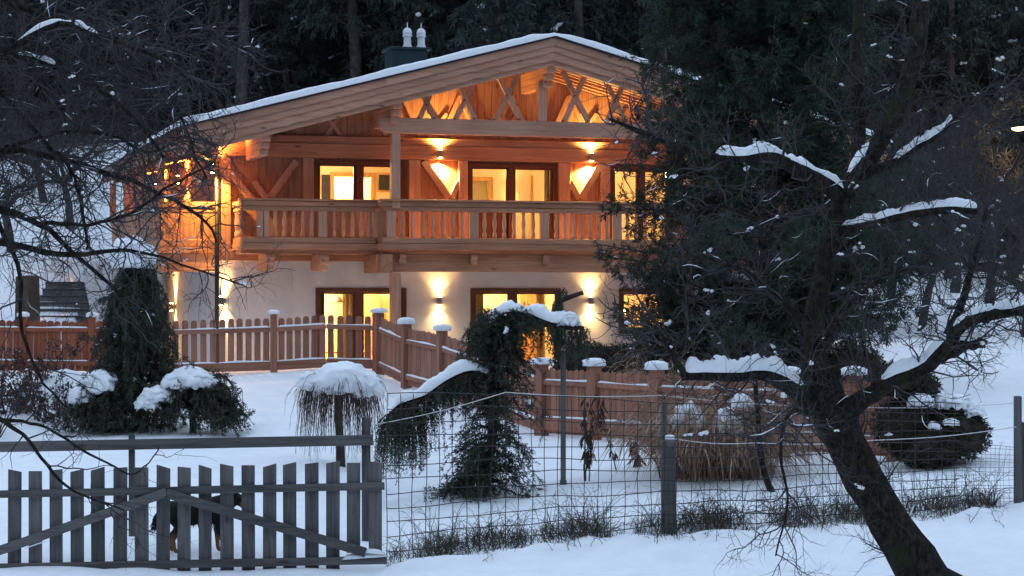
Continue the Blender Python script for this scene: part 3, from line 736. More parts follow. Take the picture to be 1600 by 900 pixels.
for (f0, f1, t0, t1, yb, yt) in crosses:
    cx = ((f0 + f1) + (t0 + t1)) / 4
    strut(fx(f0, yb + 1), fx(t1, yt), 0.10, VT - 0.085, VT - 0.005); strut(fx(f1, yb + 1), fx(t0, yt), 0.10, VT - 0.098, VT - 0.020)
    bolt(cx, (yb + yt) / 2 - (yb - yt) * 0.02, VT - 0.10); bolt(f0, yb - 1.5, VT - 0.105); bolt(f1, yb - 1.5, VT - 0.105)
MB().box(pu(839.5, VT), pu(853, VT), VT - 0.09, VT + 0.09, zt1, rz(UR) - 0.9).build('king_post', M['trim_z'], truss, bevel=0.01)
MB().box(UR - 0.13, UR + 0.13, VT - 0.12, VT + 0.12, rz(UR) - 1.0, rz(UR) - 0.9).build('king_post_cap', M['trim_x'], truss, bevel=0.01)
for u in (pu(617.5, VT), W - pu(617.5, VT)):
    MB().box(u - 0.095, u + 0.095, VT - 0.095, VT + 0.095, 3.86, zt0 - 0.002).build('truss_post', M['trim_z'], truss, bevel=0.015)
    MB().box(u - 0.105, u + 0.105, VT - 0.105, VT + 0.105, -0.4, 2.50).build('truss_post', M['trim_z'], truss, bevel=0.015)

# ---- balcony: a shallow run on the left and a deeper bay under the truss
balc = empty('balcony'); balc.parent = house
VL, VB = -1.15, -1.62
uA, uB = pu(381, VL), pu(601, VB) ; uBR = W - uB; uAR = W - uA
ZF, ZR0, ZR1 = 2.97, 3.80, pz(650, 311.5, VB)
bal_me = MB().lathe([(0.036, 0), (0.046, 0.02), (0.046, 0.09), (0.030, 0.13), (0.026, 0.16), (0.034, 0.20), (0.046, 0.28), (0.042, 0.36), (0.030, 0.45), (0.036, 0.50), (0.040, 0.56)], (0, 0, 0), 10).mesh('baluster')
bal_me.materials.append(M['trim_z']); bal_me.polygons.foreach_set('use_smooth', np.ones(len(bal_me.polygons), bool))
def baluster(u, v):
    o = link('baluster', bal_me, None, balc); o.location = (u, v, 3.245)
def rails(u0, u1, v, name=''):
    """front rail, two mouldings above and two below the balusters"""
    for (z0, z1, d, nm) in ((3.80, 3.90, 0.05, 'lower_handrail'), (3.902, ZR1 - 0.045, 0.075, 'handrail'), (ZR1 - 0.043, ZR1, 0.115, 'handrail_cap'), (3.115, 3.24, 0.06, 'base_rail'), (2.98, 3.113, 0.085, 'floor_fascia')):
        MB().box(u0 - d, u1 + d, v - d, v + d, z0, z1).build(nm, M['wood_x'] if 'rail' in nm or 'fascia' in nm else M['trim_x'], balc, bevel=0.012)
def newel(u, v, w=0.09): MB().box(u - w, u + w, v - 0.05, v + 0.05, 3.242, 3.798).build('newel_post', M['trim_z'], balc, bevel=0.008)
def returns(u, v0, v1):
    for (z0, z1, d) in ((3.80, 3.90, 0.047), (3.902, ZR1 - 0.046, 0.072), (3.115, 3.24, 0.057), (2.98, 3.113, 0.082)):
        MB().box(u - d, u + d, v0 + 0.12, v1, z0 + .002, z1 - .002).build('side_rail', M['wood_y'], balc)
uLe = uB - 0.03
rails(uA, uLe - 0.12, VL); rails(uB, uBR, VB); rails(W - uLe + 0.12, uAR, VL)
for px in (430, 444.5, 459, 473, 487, 522, 536, 550, 564, 577): baluster(pu(px, VL), VL); baluster(W - pu(px, VL), VL)
for px in (406, 416, 504, 588): newel(pu(px, VL), VL, 0.06 if px in (406, 416) else 0.09); newel(W - pu(px, VL), VL, 0.09)
for px in (628, 645, 661, 676.5, 692, 707, 722, 757, 773, 788, 803, 818, 833): baluster(pu(px, VB), VB)
for px in (869, 882.5, 896, 909, 922, 935, 948, 980, 994, 1008, 1022, 1036): baluster(pu(px, VB), VB)
for px in (611, 740, 850, 964): newel(pu(px, VB), VB, 0.10)
newel(uBR - 0.12, VB, 0.10)
for (u, va, vb) in ((uA, VL, 0.0), (uB, VB, VL + 0.2), (uBR, VB, VL + 0.2), (uAR, VL, 0.0)):
    returns(u, va, vb - 0.02)
    if va == VL:
        for k in range(4): baluster(u, VL + 0.25 + k * 0.22)
    else: MB().box(u - 0.05, u + 0.05, VB + 0.06, VL + 0.1, 3.243, 3.797).build('side_panel', M['wood_z'], balc)
for k in range(11):                        # floor boards
    v = -0.12 - k * 0.14; 
    if v - 0.13 > VB: MB().box((uA if v > VL + 0.1 else uB), (uAR if v > VL + 0.1 else uBR), v - 0.136, v - 0.002, 2.90, 2.975).build('floor_board', M['wood_x'], balc)
def corbel(u, v, w=0.15, h=0.36, top=2.895):
    """cantilever beam with a stepped, rounded end"""
    P = [(-0.003, top), (v + 0.10, top), (v + 0.10, top - 0.08), (v + 0.16, top - 0.11), (v + 0.17, top - 0.20), (v + 0.26, top - 0.23), (v + 0.30, top - h + 0.02), (v + 0.36, top - h), (-0.003, top - h)]
    MB().prism(P, lambda a, b, d: (d, a, b), u - w / 2, u + w / 2).build('bracket', M['trim_y'], balc, bevel=0.012)
for px in (423, 508): u = pu(px, VL + .1); corbel(u, VL, 0.19); corbel(W - u, VL, 0.19)
m = MB().box(uB - 0.12, uBR + 0.12, VB + 0.16, VB + 0.34, 2.52, 2.895).build('bay_beam', M['wood_x'], balc, bevel=0.012)
for px in (629, 741, 853, 960): u = pu(px, VB + .1); corbel(u, VB - 0.06, 0.15, 0.34)
u = uB + 0.05; MB().box(u - 0.13, u + 0.13, VB + 0.0, -0.003, 2.50, 2.893).build('bracket', M['wood_y'], balc, bevel=0.012)
for px in (745, 857, 962): u = pu(px, VB); MB().box(u - .09, u + .09, VB + 0.36, -0.003, 2.56, 2.893).build('bracket', M['wood_y'], balc, bevel=0.012)

# ---- balcony on the left gable side
sb = empty('side_balcony'); sb.parent = house
us0, vs0, vs1 = -1.25, 0.15, 9.6
for (z0, z1, d) in ((3.80, 3.90, 0.04), (3.902, 4.02, 0.07), (3.06, 3.22, 0.05)):
    MB().box(us0 - d, -0.06, vs0 - d, vs0 + d, z0, z1).build('rail', M['wood_x'], sb, bevel=0.01); MB().box(us0 - d, us0 + d, vs0 + d + .002, vs1, z0 + .002, z1 - .002).build('rail', M['wood_y'], sb, bevel=0.01)
for k in range(8):
    a = us0 + 0.02 + k * 0.145; MB().box(a, a + 0.135 - (0.05 if k in (2, 5) else 0), vs0 - 0.02, vs0 + 0.012, 3.222, 3.798).build('parapet_board', M['wood_z'], sb)
for k in range(40):
    a = vs0 + 0.1 + k * 0.23
    if k != 3: MB().box(us0 - 0.02, us0 + 0.012, a, a + 0.2, 3.222, 3.798).build('parapet_board', M['wood_z'], sb)
MB().box(us0 - 0.06, -0.06, vs0 - 0.06, vs1, 2.92, 3.055).build('deck', M['wood_x'], sb); 
MB().box(us0 - 0.02, -0.06, vs0 - 0.02, vs0 + 0.14, 2.52, 2.915).build('deck_beam', M['wood_x'], sb, bevel=0.01)
MB().box(us0, us0 + 0.16, vs0 + 0.16, vs1, 2.56, 2.915).build('deck_beam', M['wood_y'], sb, bevel=0.01)
for v in (vs0 + 0.1, 3.3, 6.4, 9.4): MB().box(us0 - 0.075, us0 + 0.075, v - 0.075, v + 0.075, 4.022, rz(us0 + .15) - 0.56).build('post', M['trim_z'], sb, bevel=0.01)
for v in (9.4,): MB().box(us0 - 0.075, us0 + 0.075, v - 0.075, v + 0.075, -0.4, 2.55).build('post', M['trim_z'], sb, bevel=0.01)
# slats inside the covered side gallery
for k in range(9): MB().box(-0.9, -0.86, 7.0 + k * 0.25, 7.18 + k * 0.25, 4.03, 5.0).build('gallery_board', M['wood_z'], sb)

# ---- chimney
vc = 5.0; ch = empty('chimney_stack'); ch.parent = house
c0, c1 = pu(613, vc), pu(668, vc); zc0 = pz(640, 73.5, vc)
MB().box(c0, c1, vc, vc + 0.8, rz(c0) - 0.3, zc0 - 0.06).build('stack', M['chimney'], ch, bevel=0.01)
MB().box(c0 - 0.07, c1 + 0.10, vc - 0.07, vc + 0.87, zc0 - 0.058, zc0).build('stack_cover', M['chimney'], ch, bevel=0.008)
for px in (636.5, 658): 
    MB().lathe([(0.14, 0), (0.135, 0.03), (0.095, 0.11), (0.088, 0.27), (0.10, 0.30), (0.118, 0.31), (0.118, 0.335), (0.10, 0.345), (0.10, 0.36), (0.114, 0.37), (0.114, 0.42), (0.09, 0.48), (0.05, 0.515), (0.012, 0.525), (0.010, 0.63), (0.003, 0.66)], (pu(px, vc + .4), vc + 0.4, zc0 + 0.001), 16).build('chimney_pot', M['pot'], ch, True)

# ------------------------------------------------------------------ wall lamps (each throws light up and down)
def wall_lamp(u, v, z, label, watts, face=0.0, off=0.11, cone=105, group=None, col=(1.0, 0.58, 0.20), blend=0.75, down=1.0, drop=None):
    p = h2w(u, v, z); r = TH + face
    e = empty('wall_lamp', p, r, label, 'lamp', group)
    MB().box(-0.035, 0.035, -0.03, -0.002, -0.05, 0.05).build('wall_plate', M['lampmetal'], e)
    MB().box(-0.012, 0.012, -off + 0.04, -0.028, -0.012, 0.012).build('arm', M['lampmetal'], e)
    MB().lathe([(0.048, -0.085), (0.050, -0.08), (0.050, 0.08), (0.048, 0.085)], (0, -off, 0), 16).build('lamp_body', M['lampmetal'], e, True)
    for s in (-1, 1):
        MB().lathe([(0.004, 0), (0.04, 0.001), (0.038, 0.008), (0.01, 0.014)] if s > 0 else [(0.01, -0.014), (0.038, -0.008), (0.04, -0.001), (0.004, 0)], (0, -off, 0.0855 * s), 14).build('lens', M['bulb'], e, True)
        lp_ = (0, -off, 0.105 * s)
        if drop and s < 0: lp_ = drop; MB().lathe([(0.03, -0.02), (0.032, 0.0), (0.032, 0.05), (0.03, 0.055)], (drop[0], drop[1], drop[2] + 0.022), 12).build('down_spot', M['lampmetal'], e, True)
        d = bpy.data.lights.new('lamp_light', 'SPOT'); d.energy = watts * (down if s < 0 else 1); d.color = col; d.spot_size = math.radians(cone); d.spot_blend = blend; d.shadow_soft_size = 0.03
        l = bpy.data.objects.new('lamp_light', d); COL.objects.link(l); l.parent = e
        l.location = lp_; l.rotation_euler = (math.radians(180) if s > 0 else 0, 0, 0)
    return e
wall_lamp(pu(685), 0, pz(685, 470), 'round metal lamp glowing on the white wall between the two terrace doors', 20, cone=115, blend=1.0, group='lamps on the white wall')
wall_lamp(pu(921), 0, pz(921, 470), 'round metal lamp glowing on the white wall beside the kitchen window', 20, cone=115, blend=1.0, group='lamps on the white wall')
wall_lamp(pu(684), -0.16, ZB0 + 0.13, 'round lamp over golden lit V of braces between the two upper windows', 85, off=0.09, cone=150, drop=(0, 0.085, -0.17), down=5.0, col=(1.0, 0.60, 0.15), group='lamps on the timber wall')
wall_lamp(pu(919), -0.16, ZB0 + 0.13, 'round lamp over golden lit V of braces half behind dark pine branches', 85, off=0.09, cone=150, drop=(0, 0.085, -0.17), down=5.0, col=(1.0, 0.60, 0.15), group='lamps on the timber wall')
wall_lamp(0.09, 0.09, pz(350, 470), 'lamp on the rounded plaster corner beside the drainpipe', 30, cone=110, face=-math.radians(45))
S90 = -math.radians(90)
wall_lamp(0, 6.9, 1.75, 'lamp on the white side wall under the side balcony', 60, face=S90)
wall_lamp(-0.02, -0.10, 4.72, 'lamp on the timber corner post next to the drainpipe bend', 150, face=-math.radians(50), off=0.26, cone=140, col=(1.0, 0.50, 0.10))
wall_lamp(-0.055, 4.6, 4.75, 'middle lamp of the side gallery under the low eave', 200, face=S90, off=0.22, cone=140, col=(1.0, 0.50, 0.10))
wall_lamp(-0.055, 8.4, 4.75, 'farthest lamp of the side gallery under the low eave', 200, face=S90, off=0.22, cone=140, col=(1.0, 0.50, 0.10))
# sconce inside the upper middle room
wall_lamp(pu(797.5, VR), VR, pz(797, 286, VR), 'small indoor sconce on cream wall seen through the upper middle window', 7, off=0.10)
# ------------------------------------------------------------------ snow pieces
def snow_cap(c, rx, ry, h, parent, rz_=0.0, seed=0.0, name='snow_cap', square=0.5):
    """rounded pillow of snow, flat below, c = centre of its underside"""
    V, T = blob((0, 0, 0), (rx, ry, h), 3, 0.10, 1.6, seed, flat=-0.35, square=square)
    V[:, 2] = np.sign(V[:, 2]) * h * np.abs(V[:, 2] / h) ** 0.6; V[:, 2] -= V[:, 2].min()
    ca, sa = math.cos(rz_), math.sin(rz_)
    V = np.stack([V[:, 0] * ca - V[:, 1] * sa, V[:, 0] * sa + V[:, 1] * ca, V[:, 2]], 1) + np.asarray(c)
    return link(name, mesh_from(name, V, tris=T), M['clump_snow'], parent, True)
def snow_ridge(p0, p1, w, h, parent, seed=0.0, name='snow_ridge', gap=0.0):
    """long low bank of snow lying on a rail"""
    p0 = np.array(p0, float); p1 = np.array(p1, float); L = np.linalg.norm(p1 - p0); n = max(6, int(L / 0.06))
    d = (p1 - p0) / L; s = np.cross(d, [0, 0, 1.0]); s /= np.linalg.norm(s)
    V = []; prof = [(-1, 0), (-1.05, 0.45), (-0.6, 0.95), (0, 1.05), (0.6, 0.95), (1.05, 0.45), (1, 0)]
    for i in range(n + 1):
        t = i / n; e = min(1, t * L / 0.06, (1 - t) * L / 0.06)
        k = max(0.02, e * (0.8 + 0.5 * mnoise.noise((seed + t * L * 2.2, seed, 0.3))) - gap * max(0, mnoise.noise((seed + t * L * 1.1, 3.0, seed))) * 2.5)
        for (a, b) in prof: V.append(p0 + (p1 - p0) * t + s * a * w / 2 * (0.5 + 0.5 * min(k, 1)) + np.array([0, 0, b * h * k + 0.002]))
    m = len(prof); ii = np.arange((n + 1) * m).reshape(n + 1, m)
    q = np.stack([ii[:-1, :-1], ii[:-1, 1:], ii[1:, 1:], ii[1:, :-1]], -1).reshape(-1, 4)
    return link(name, mesh_from(name, V, quads=q), M['clump_snow'], parent, True)

# ------------------------------------------------------------------ larch fences of the garden
def round_picket_mesh(w, h, t, name='picket', rr=True):
    n = 7
    top = [(w / 2 * math.cos(a), h - w / 2 * 0.8 + w / 2 * 0.8 * math.sin(a)) for a in np.linspace(0, math.pi, n)] if rr else [(w / 2, h), (-w / 2, h)]
    me = MB().prism([(-w / 2, 0), (w / 2, 0)] + top, lambda a, b, d: (a, d, b), 0, t).mesh(name)
    return me
def picket_fence(label, pts, posts, hgt, pw, pitch, rail_z, mt, skip_first=False, cap=0.0, rail_snow=True, postw=0.13, post_extra=0.06, kick=0.0, group=None, snowseed=1.0, rmat='fence_x'):
    """pts: ground points (world) of the posts, the run goes post to post; the rails face the camera side"""
    root = empty('picket_fence', pts[0], 0, label, 'fence', group)
    loc = lambda p: Vector(p) - root.location
    meshes = [round_picket_mesh(pw, hgt - 0.06 + dh, 0.022) for dh in (0, 0.008, -0.008)]
    for q in meshes: q.materials.append(M[mt])
    for i, p in enumerate(pts):
        a = Vector(pts[max(0, i - 1)]); b = Vector(pts[min(len(pts) - 1, i + 1)]); d = (b - a); ang = math.atan2(d.y, d.x)
        if posts[i]:
            o = MB().box(-postw / 2, postw / 2, -postw / 2, postw / 2, -0.45, hgt + post_extra).build('post', M[mt], root, bevel=0.012); o.location = loc(p); o.rotation_euler = (0, 0, ang)
            if cap > 0:
                sc = snow_cap((0, 0, hgt + post_extra + 0.001), postw * 0.92, postw * 0.92, cap * (0.85 + 0.3 * random.random()), root, 0, snowseed + i * 3.3); sc.location = loc(p); sc.rotation_euler = (0, 0, ang)
    for i in range(len(pts) - 1):
        a, b = Vector(pts[i]), Vector(pts[i + 1]); d = b - a; L = math.hypot(d.x, d.y); ang = math.atan2(d.y, d.x)
        dx = Vector((d.x / L, d.y / L, 0)); nrm = Vector((dx.y, -dx.x, 0))            # to the camera side
        g0 = postw if posts[i] else 0.0; g1 = postw if posts[i + 1] else 0.0; free = L - (g0 + g1) / 2; n = max(1, int(round(free / pitch))); st = free / n
        for k in range(n):
            t = (g0 / 2 + (k + 0.5) * st) / L; p = a + d * t
            o = link('picket', meshes[random.randrange(3)], None, root); o.location = loc(p) + Vector((0, 0, 0.05 + random.uniform(-.006, .006))); o.rotation_euler = (0, random.uniform(-.008, .008), ang)
        e0 = a + dx * (g0 / 2 + .002); e1 = b - dx * (g1 / 2 + .002); e0.z = a.z + d.z * (g0 / 2 / L); e1.z = b.z - d.z * (g1 / 2 / L)
        for j, (z, h) in enumerate(rail_z):
            off = nrm * 0.022
            q0 = loc(e0 + off + Vector((0, 0, z))); q1 = loc(e1 + off + Vector((0, 0, z)))
            MB().bar(q0, q1, 0.04, h).build('rail', M[rmat], root)
            if rail_snow:
                up = Vector((0, 0, h / 2)); snow_ridge(q0 + up, q1 + up, 0.05, 0.035, root, snowseed + i * 1.7 + j, gap=0.25)
    return root

def line_pts(pa, pb, n): return [pa.lerp(pb, i / n) for i in range(n + 1)]
def gz(v): return Vector((v.x, v.y, ground(v.x, v.y)))
fA = [on_ground(p, 41.6) for p in (-40, 36, 144, 250)]
picket_fence('reddish picket fence below the concrete steps', fA, [1, 1, 1, 0], 1.05, 0.13, 0.142, [(0.86, 0.07), (0.20, 0.09)], 'fence_red', cap=0.07, snowseed=2.0, rmat='fence_red')
fB = [on_ground(p, 41.3) for p in (252, 340, 428, 510, 587)]
picket_fence('larch picket fence with open gaps in front of the white wall', fB, [0, 0, 1, 0, 1], 1.08, 0.118, 0.170, [(0.84, 0.085), (0.13, 0.17)], 'fence_z', cap=0.06, snowseed=5.0)
p0, p1 = on_ground(592, 40.9), on_ground(846, 33.0)
fC = [gz(p0.lerp(p1, t)) for t in (0, 0.20, 0.44, 0.72, 1.0)]
picket_fence('closely boarded larch fence stepping down the slope with snow capped posts', fC, [1, 1, 1, 1, 0], 1.12, 0.11, 0.122, [(0.86, 0.07), (0.20, 0.08)], 'fence_z', cap=0.075, postw=0.17, snowseed=9.0)
q1 = on_ground(1398, 28.3)
fD = [gz(p1.lerp(q1, t)) for t in (0, 0.17, 0.36, 0.55, 0.73, 0.90, 1.0)]
picket_fence('closely boarded larch fence behind dry reed grass and old tree', fD, [1, 1, 1, 1, 1, 1, 1], 1.06, 0.108, 0.118, [(0.84, 0.07), (0.20, 0.20)], 'fence_z', cap=0.08, postw=0.17, snowseed=14.0)

# ------------------------------------------------------------------ old grey gate
gate = empty('wooden_gate', at(300, 890, 24.0), 0, 'weathered grey paling gate with slanted tops and two diagonal braces', 'gate')
gl = gate.location.copy()
def G(px, py, Y=24.0): return at(px, py, Y) - gl
k = 0
for i in range(19):
    px = -12 + i * 33.25 + random.uniform(-1.2, 1.2)
    w = 0.153 + random.uniform(-.008, .006); yt = 737 - px * 0.0265 + random.uniform(-1.5, 1.5); yb = (893 - px * 0.004) if px < 520 else (858 if px > 540 else 880)
    a = G(px, yt); b = G(px, yb + 6)
    sl = [0.045, -0.03, 0.0, 0.045, -0.035][i % 5] * (1 if i % 2 else -1) * (1 if i % 3 else 0.4)
    ln = random.uniform(-0.006, 0.006)
    P = [(b.x - w / 2, b.z), (b.x + w / 2, b.z), (a.x + w / 2 + ln, a.z + sl / 2), (a.x - w / 2 + ln, a.z - sl / 2)]
    MB().prism(P, lambda x, z, d: (x, d, z), 0.0, 0.026).build('pale', M['old_z'], gate, bevel=0.003)
def gbar(x0, y0, x1, y1, h, v, t=0.045):
    a, b = G(x0, y0), G(x1, y1)
    return MB().bar((a.x, v, a.z), (b.x, v, b.z), t, h).build('rail', M['old_x'], gate, bevel=0.004)
gbar(-30, 772.5, 601, 759, 0.085, -0.026); gbar(-30, 887, 604, 874.5, 0.09, -0.026)
o = gbar(-30, 870, 262, 768.5, 0.105, -0.075); o.name = 'diagonal_brace'; o = gbar(262, 770, 572, 862, 0.105, -0.075); o.name = 'diagonal_brace'
a, b = G(534, 874), G(606, 869); snow_ridge((a.x, -0.03, a.z), (b.x, -0.03, b.z), 0.09, 0.06, gate, 3.0)
a, b = G(562, 862), G(602, 866); snow_ridge((a.x, -0.05, a.z), (b.x, -0.05, b.z), 0.07, 0.05, gate, 8.0)
a, b = G(40, 857), G(75, 845); snow_ridge((a.x, -0.075, a.z), (b.x, -0.075, b.z), 0.05, 0.02, gate, 6.0)

rf = empty('rail_barrier', on_ground(206, 25.4), 0, 'single long grey rail on thin posts behind the old gate', 'fence'); rl = rf.location.copy()
def Rr(px, py, Y=25.4): return at(px, py, Y) - rl
a, b = Rr(-40, 699), Rr(583, 687.5); MB().bar(a, b, 0.05, 0.125).build('rail', M['old_x'], rf, bevel=0.005)
a, b = Rr(206, 679, 25.46), Rr(206, 838, 25.46); MB().bar((b.x, 0.06, b.z), (a.x, 0.06, a.z), 0.07, 0.05, (0, 1, 0)).build('post', M['old_z'], rf)
a, b = Rr(572, 652, 25.46), Rr(572, 850, 25.46); MB().bar((b.x, 0.08, b.z), (a.x, 0.08, a.z), 0.10, 0.10, (0, 1, 0)).build('post', M['old_z'], rf)

# ------------------------------------------------------------------ wire fence with posts and white tape
wf = empty('wire_fence', on_ground(1043, 24.3), 0, 'rusty wire mesh fence with weeds along its foot between gate and old tree', 'fence'); wl = wf.location.copy()
YW = 24.3
def wire_panel(px0, px1, ty0, ty1, pitch, r, name='wire_mesh', sag=0.03, frac0=0.0):
    pile = Pile(); x0, x1 = at(px0, 0, YW).x, at(px1, 0, YW).x; n = int((x1 - x0) / pitch)
    def bot(x): return ground(x, YW) - 0.03
    def top(x): t = (x - x0) / (x1 - x0); py = ty0 + (ty1 - ty0) * t; return at(800, py, YW).z + sag * math.sin(t * 9) 
    P = []; N = 9
    for i in range(n + 1):
        x = x0 + i * pitch; zb, zt = bot(x) + frac0 * (top(x) - bot(x)), top(x); j = random.uniform(-.012, .012)
        P.append([(x + j * math.sin(q / N * 5) + 0.008 * math.sin(q + i), YW + 0.02 * math.sin(x * 1.3 + q * 0.4), zb + (zt - zb) * q / (N - 1)) for q in range(N)])
    P = np.array(P) - np.array(wl); pile.tubes(P, np.full(P.shape[:2], r), 4)
    rows = int((top(x0) - bot(x0)) / pitch); P = []; N = 60
    for k in range(rows + 1):
        t = k / rows
        P.append([(x, YW + 0.006 + 0.02 * math.sin(x * 1.3 + t * 3), bot(x) + (frac0 + (1 - frac0) * t) * (top(x) - bot(x)) + 0.012 * math.sin(x * 3.1 + k * 2.0)) for x in np.linspace(x0, x1, N)])
    P = np.array(P) - np.array(wl); pile.tubes(P, np.full(P.shape[:2], r), 4)
    pile.build(name, M['iron'], wf)
wire_panel(604, 1500, 616, 634, 0.152, 0.0052); wire_panel(1480, 1590, 690, 698, 0.055, 0.0022, 'fine_wire_mesh', 0.0)
# loose, bent wire ends beside the old tree
pile = Pile(); P = []
for k in range(9):
    b = at(1500 + k * 3.0, 620 + k * 12, YW + .05) - wl; P.append([tuple(b + Vector((-0.45 + 0.10 * q, 0.02 * q, 0.03 * math.sin(q * 1.2 + k) - 0.004 * q * q * (k % 3)))) for q in range(7)])
for k in range(10):
    b = at(1395 + k * 14, 740, YW + .04) - wl; P.append([tuple(b + Vector((0.012 * q * math.sin(k), 0.0, -0.075 * q))) for q in range(7)])
P = np.array(P); pile.tubes(P, np.full(P.shape[:2], 0.0036), 4); pile.build('bent_wire', M['iron'], wf)
def wpost(px0, px1, yt, yb, Y, depth=0.12, name='post', top=None):
    a, b = at(px0, yt, Y) - wl, at(px1, yb, Y) - wl
    m = MB().box(a.x, b.x, Y - wl.y, Y - wl.y + depth, b.z - 0.25, a.z); return m.build(name, M['old_z'], wf, bevel=0.012)
wpost(1034, 1056, 690, 842, 24.36, 0.15); wpost(1033, 1042, 631, 842, 24.53, 0.06); wpost(1586.5, 1597, 619, 802, 24.36, 0.10); wpost(1598, 1612, 660, 802, 24.5, 0.12)
c = at(1046, 694, 24.43) - wl; V, T = blob((c.x, c.y, c.z), (0.085, 0.085, 0.075), 3, 0.15, 2.0, 3.0); link('post_stone', mesh_from('post_stone', V, tris=T), M['concrete'], wf, True)
snow_cap((c.x, c.y, c.z + 0.055), 0.06, 0.06, 0.035, wf, 0, 2.0)
def tape(pts, r=0.0055):
    P = [at(*p) - wl for p in pts]; Q = []
    for a, b in zip(P[:-1], P[1:]): Q += [a.lerp(b, t) + Vector((0, 0, -0.03 * math.sin(math.pi * t))) for t in np.linspace(0, 1, 8)[:-1]]
    Q.append(P[-1]); MB().tube(Q, r, 5).build('white_tape', M['string'], wf, True)
tape([(583, 664, 24.4), (790, 613, 24.2), (1036, 618, 24.5)]); tape([(1055, 686, 24.3), (1182, 692, 24.0), (1365, 688, 23.9), (1588, 667, 24.3)]); tape([(1036, 618, 24.5), (1320, 636, 24.6), (1588, 630, 24.4)], 0.004)

st = gp(880, 757)
s = empty('garden_stake', st, 0, 'tall thin grey stake standing beside the weeping cedar', 'stake')
tp = at(880, 548, st.y) - st; MB().bar((0, 0, -0.3), tuple(tp), 0.07, 0.06, (0, 1, 0)).build('stake_pole', M['old_z'], s, bevel=0.006)
MB().box(-0.045, 0.045, -0.045, 0.045, -0.02, 0.05).build('stake_collar', M['old_z'], s)

# ------------------------------------------------------------------ steps, side walls, terrace table, street lamp
sp = Vector((at(88, 0, 51.0).x, 51.0, FLOOR + 1.2)); stair = empty('outdoor_stairs', sp, 0, 'grey concrete garden steps climbing the snowy bank', 'stairs')
z0 = at(0, 500, 51.0).z - sp.z
for k in range(10):
    w = 0.98 - 0.012 * k
    MB().box(-w, w, k * 0.29, k * 0.29 + 0.33, z0 - 0.6 + k * 0.17, z0 - 0.4 + k * 0.17 + 0.17 - 0.35).build('step', M['concrete'], stair, bevel=0.008)
    MB().box(-w + 0.02, w - 0.02, k * 0.29 + 0.05, k * 0.29 + 0.34, z0 - 1.2 + k * 0.17, z0 - 0.602 + k * 0.17).build('riser', M['concrete'], stair)
def plaster_block(name, label, pxs, Y, dep, mt, cat='wall'):
    """wall outlined by pixels, standing at distance Y"""
    P = [at(px, py, Y) for px, py in pxs]; c = Vector((sum(p.x for p in P) / len(P), Y, min(p.z for p in P)))
    o = MB().prism([(p.x - c.x, p.z - c.z) for p in P], lambda a, b, d: (a, d, b), 0, dep).build(name, M[mt], None, bevel=0.02); o.location = c; tag(o, label, cat); return o
plaster_block('stair_wall', 'white plastered stair cheek wall warmly lit beside the garden steps', [(128, 424), (140, 412), (150, 407), (206, 407), (206, 560), (146, 560), (140, 480)], 50.6, 2.4, 'plaster')
plaster_block('stair_pier', 'narrow brown pier on the far side of the garden steps', [(24, 432), (44, 430), (47, 560), (22, 560)], 50.4, 1.2, 'tabletop')

tb = h2w(pu(975, -1.5), -1.5, 0.0); table = empty('terrace_table', tb, TH, 'long dark terrace table under the kitchen window', 'table')
for k in range(5): MB().box(-1.25, 1.25, -0.42 + k * 0.17, -0.42 + k * 0.17 + 0.16, 0.86, 0.90).build('table_board', M['tabletop'], table, bevel=0.004)
MB().box(-1.2, 1.2, -0.38, 0.38, 0.78, 0.858).build('apron', M['tabletop'], table)
for sx in (-1.05, 1.05):
    for sy in (-0.3, 0.3): MB().box(sx - 0.04, sx + 0.04, sy - 0.04, sy + 0.04, -0.06, 0.78).build('leg', M['tabletop'], table)
bn = h2w(pu(975, -0.55), -0.55, 0.0); bench = empty('terrace_bench', bn, TH, 'wooden bench against the white wall behind the terrace table', 'bench')
for k in range(3): MB().box(-1.2, 1.2, -0.2 + k * 0.13, -0.2 + k * 0.13 + 0.12, 0.43, 0.46).build('seat_board', M['wood_x'], bench)
for sx in (-1.0, 0, 1.0): MB().box(sx - 0.04, sx + 0.04, -0.17, 0.15, -0.06, 0.43).build('leg', M['wood_z'], bench)
MB().box(-1.2, 1.2, 0.19, 0.22, 0.62, 0.80).build('backrest', M['wood_x'], bench)
for sx in (-1.0, 1.0): MB().box(sx - 0.03, sx + 0.03, 0.151, 0.188, 0.3, 0.78).build('backrest_post', M['wood_z'], bench)

lp = at(1612, 0, 66.0); lp.z = ground(lp.x, 66.0) - 0.3
lamp = empty('street_lamp', lp, 0, 'lit street lamp among the trees at the edge of the field', 'street lamp')
hz = at(1597, 203, 66.0).z - lp.z
m = MB().tube([(0, 0, 0), (0, 0, hz - 0.1), (-0.05, 0, hz + 0.12), (-0.30, 0, hz + 0.16)], [0.06, 0.045, 0.04, 0.035], 8); m.build('pole', M['sheet'], lamp, True)
MB().prism([(-0.65, 0.06), (-0.22, 0.11), (-0.22, 0.19), (-0.60, 0.15)], lambda a, b, d: (a, d, hz + b), -0.12, 0.12).build('lamp_head', M['sheet'], lamp)
V, T = blob((-0.42, 0, hz + 0.05), (0.21, 0.11, 0.09), 2, 0.0); link('lamp_glass', mesh_from('lamp_glass', V, tris=T), emit('street_lamp_glow', (1.0, 0.60, 0.25), 2.2), lamp, True)
d = bpy.data.lights.new('street_light', 'POINT'); d.energy = 60; d.color = (1, .7, .35); d.shadow_soft_size = 0.15; l = bpy.data.objects.new('street_light', d); COL.objects.link(l); l.parent = lamp; l.location = (-0.42, 0, hz - 0.2)
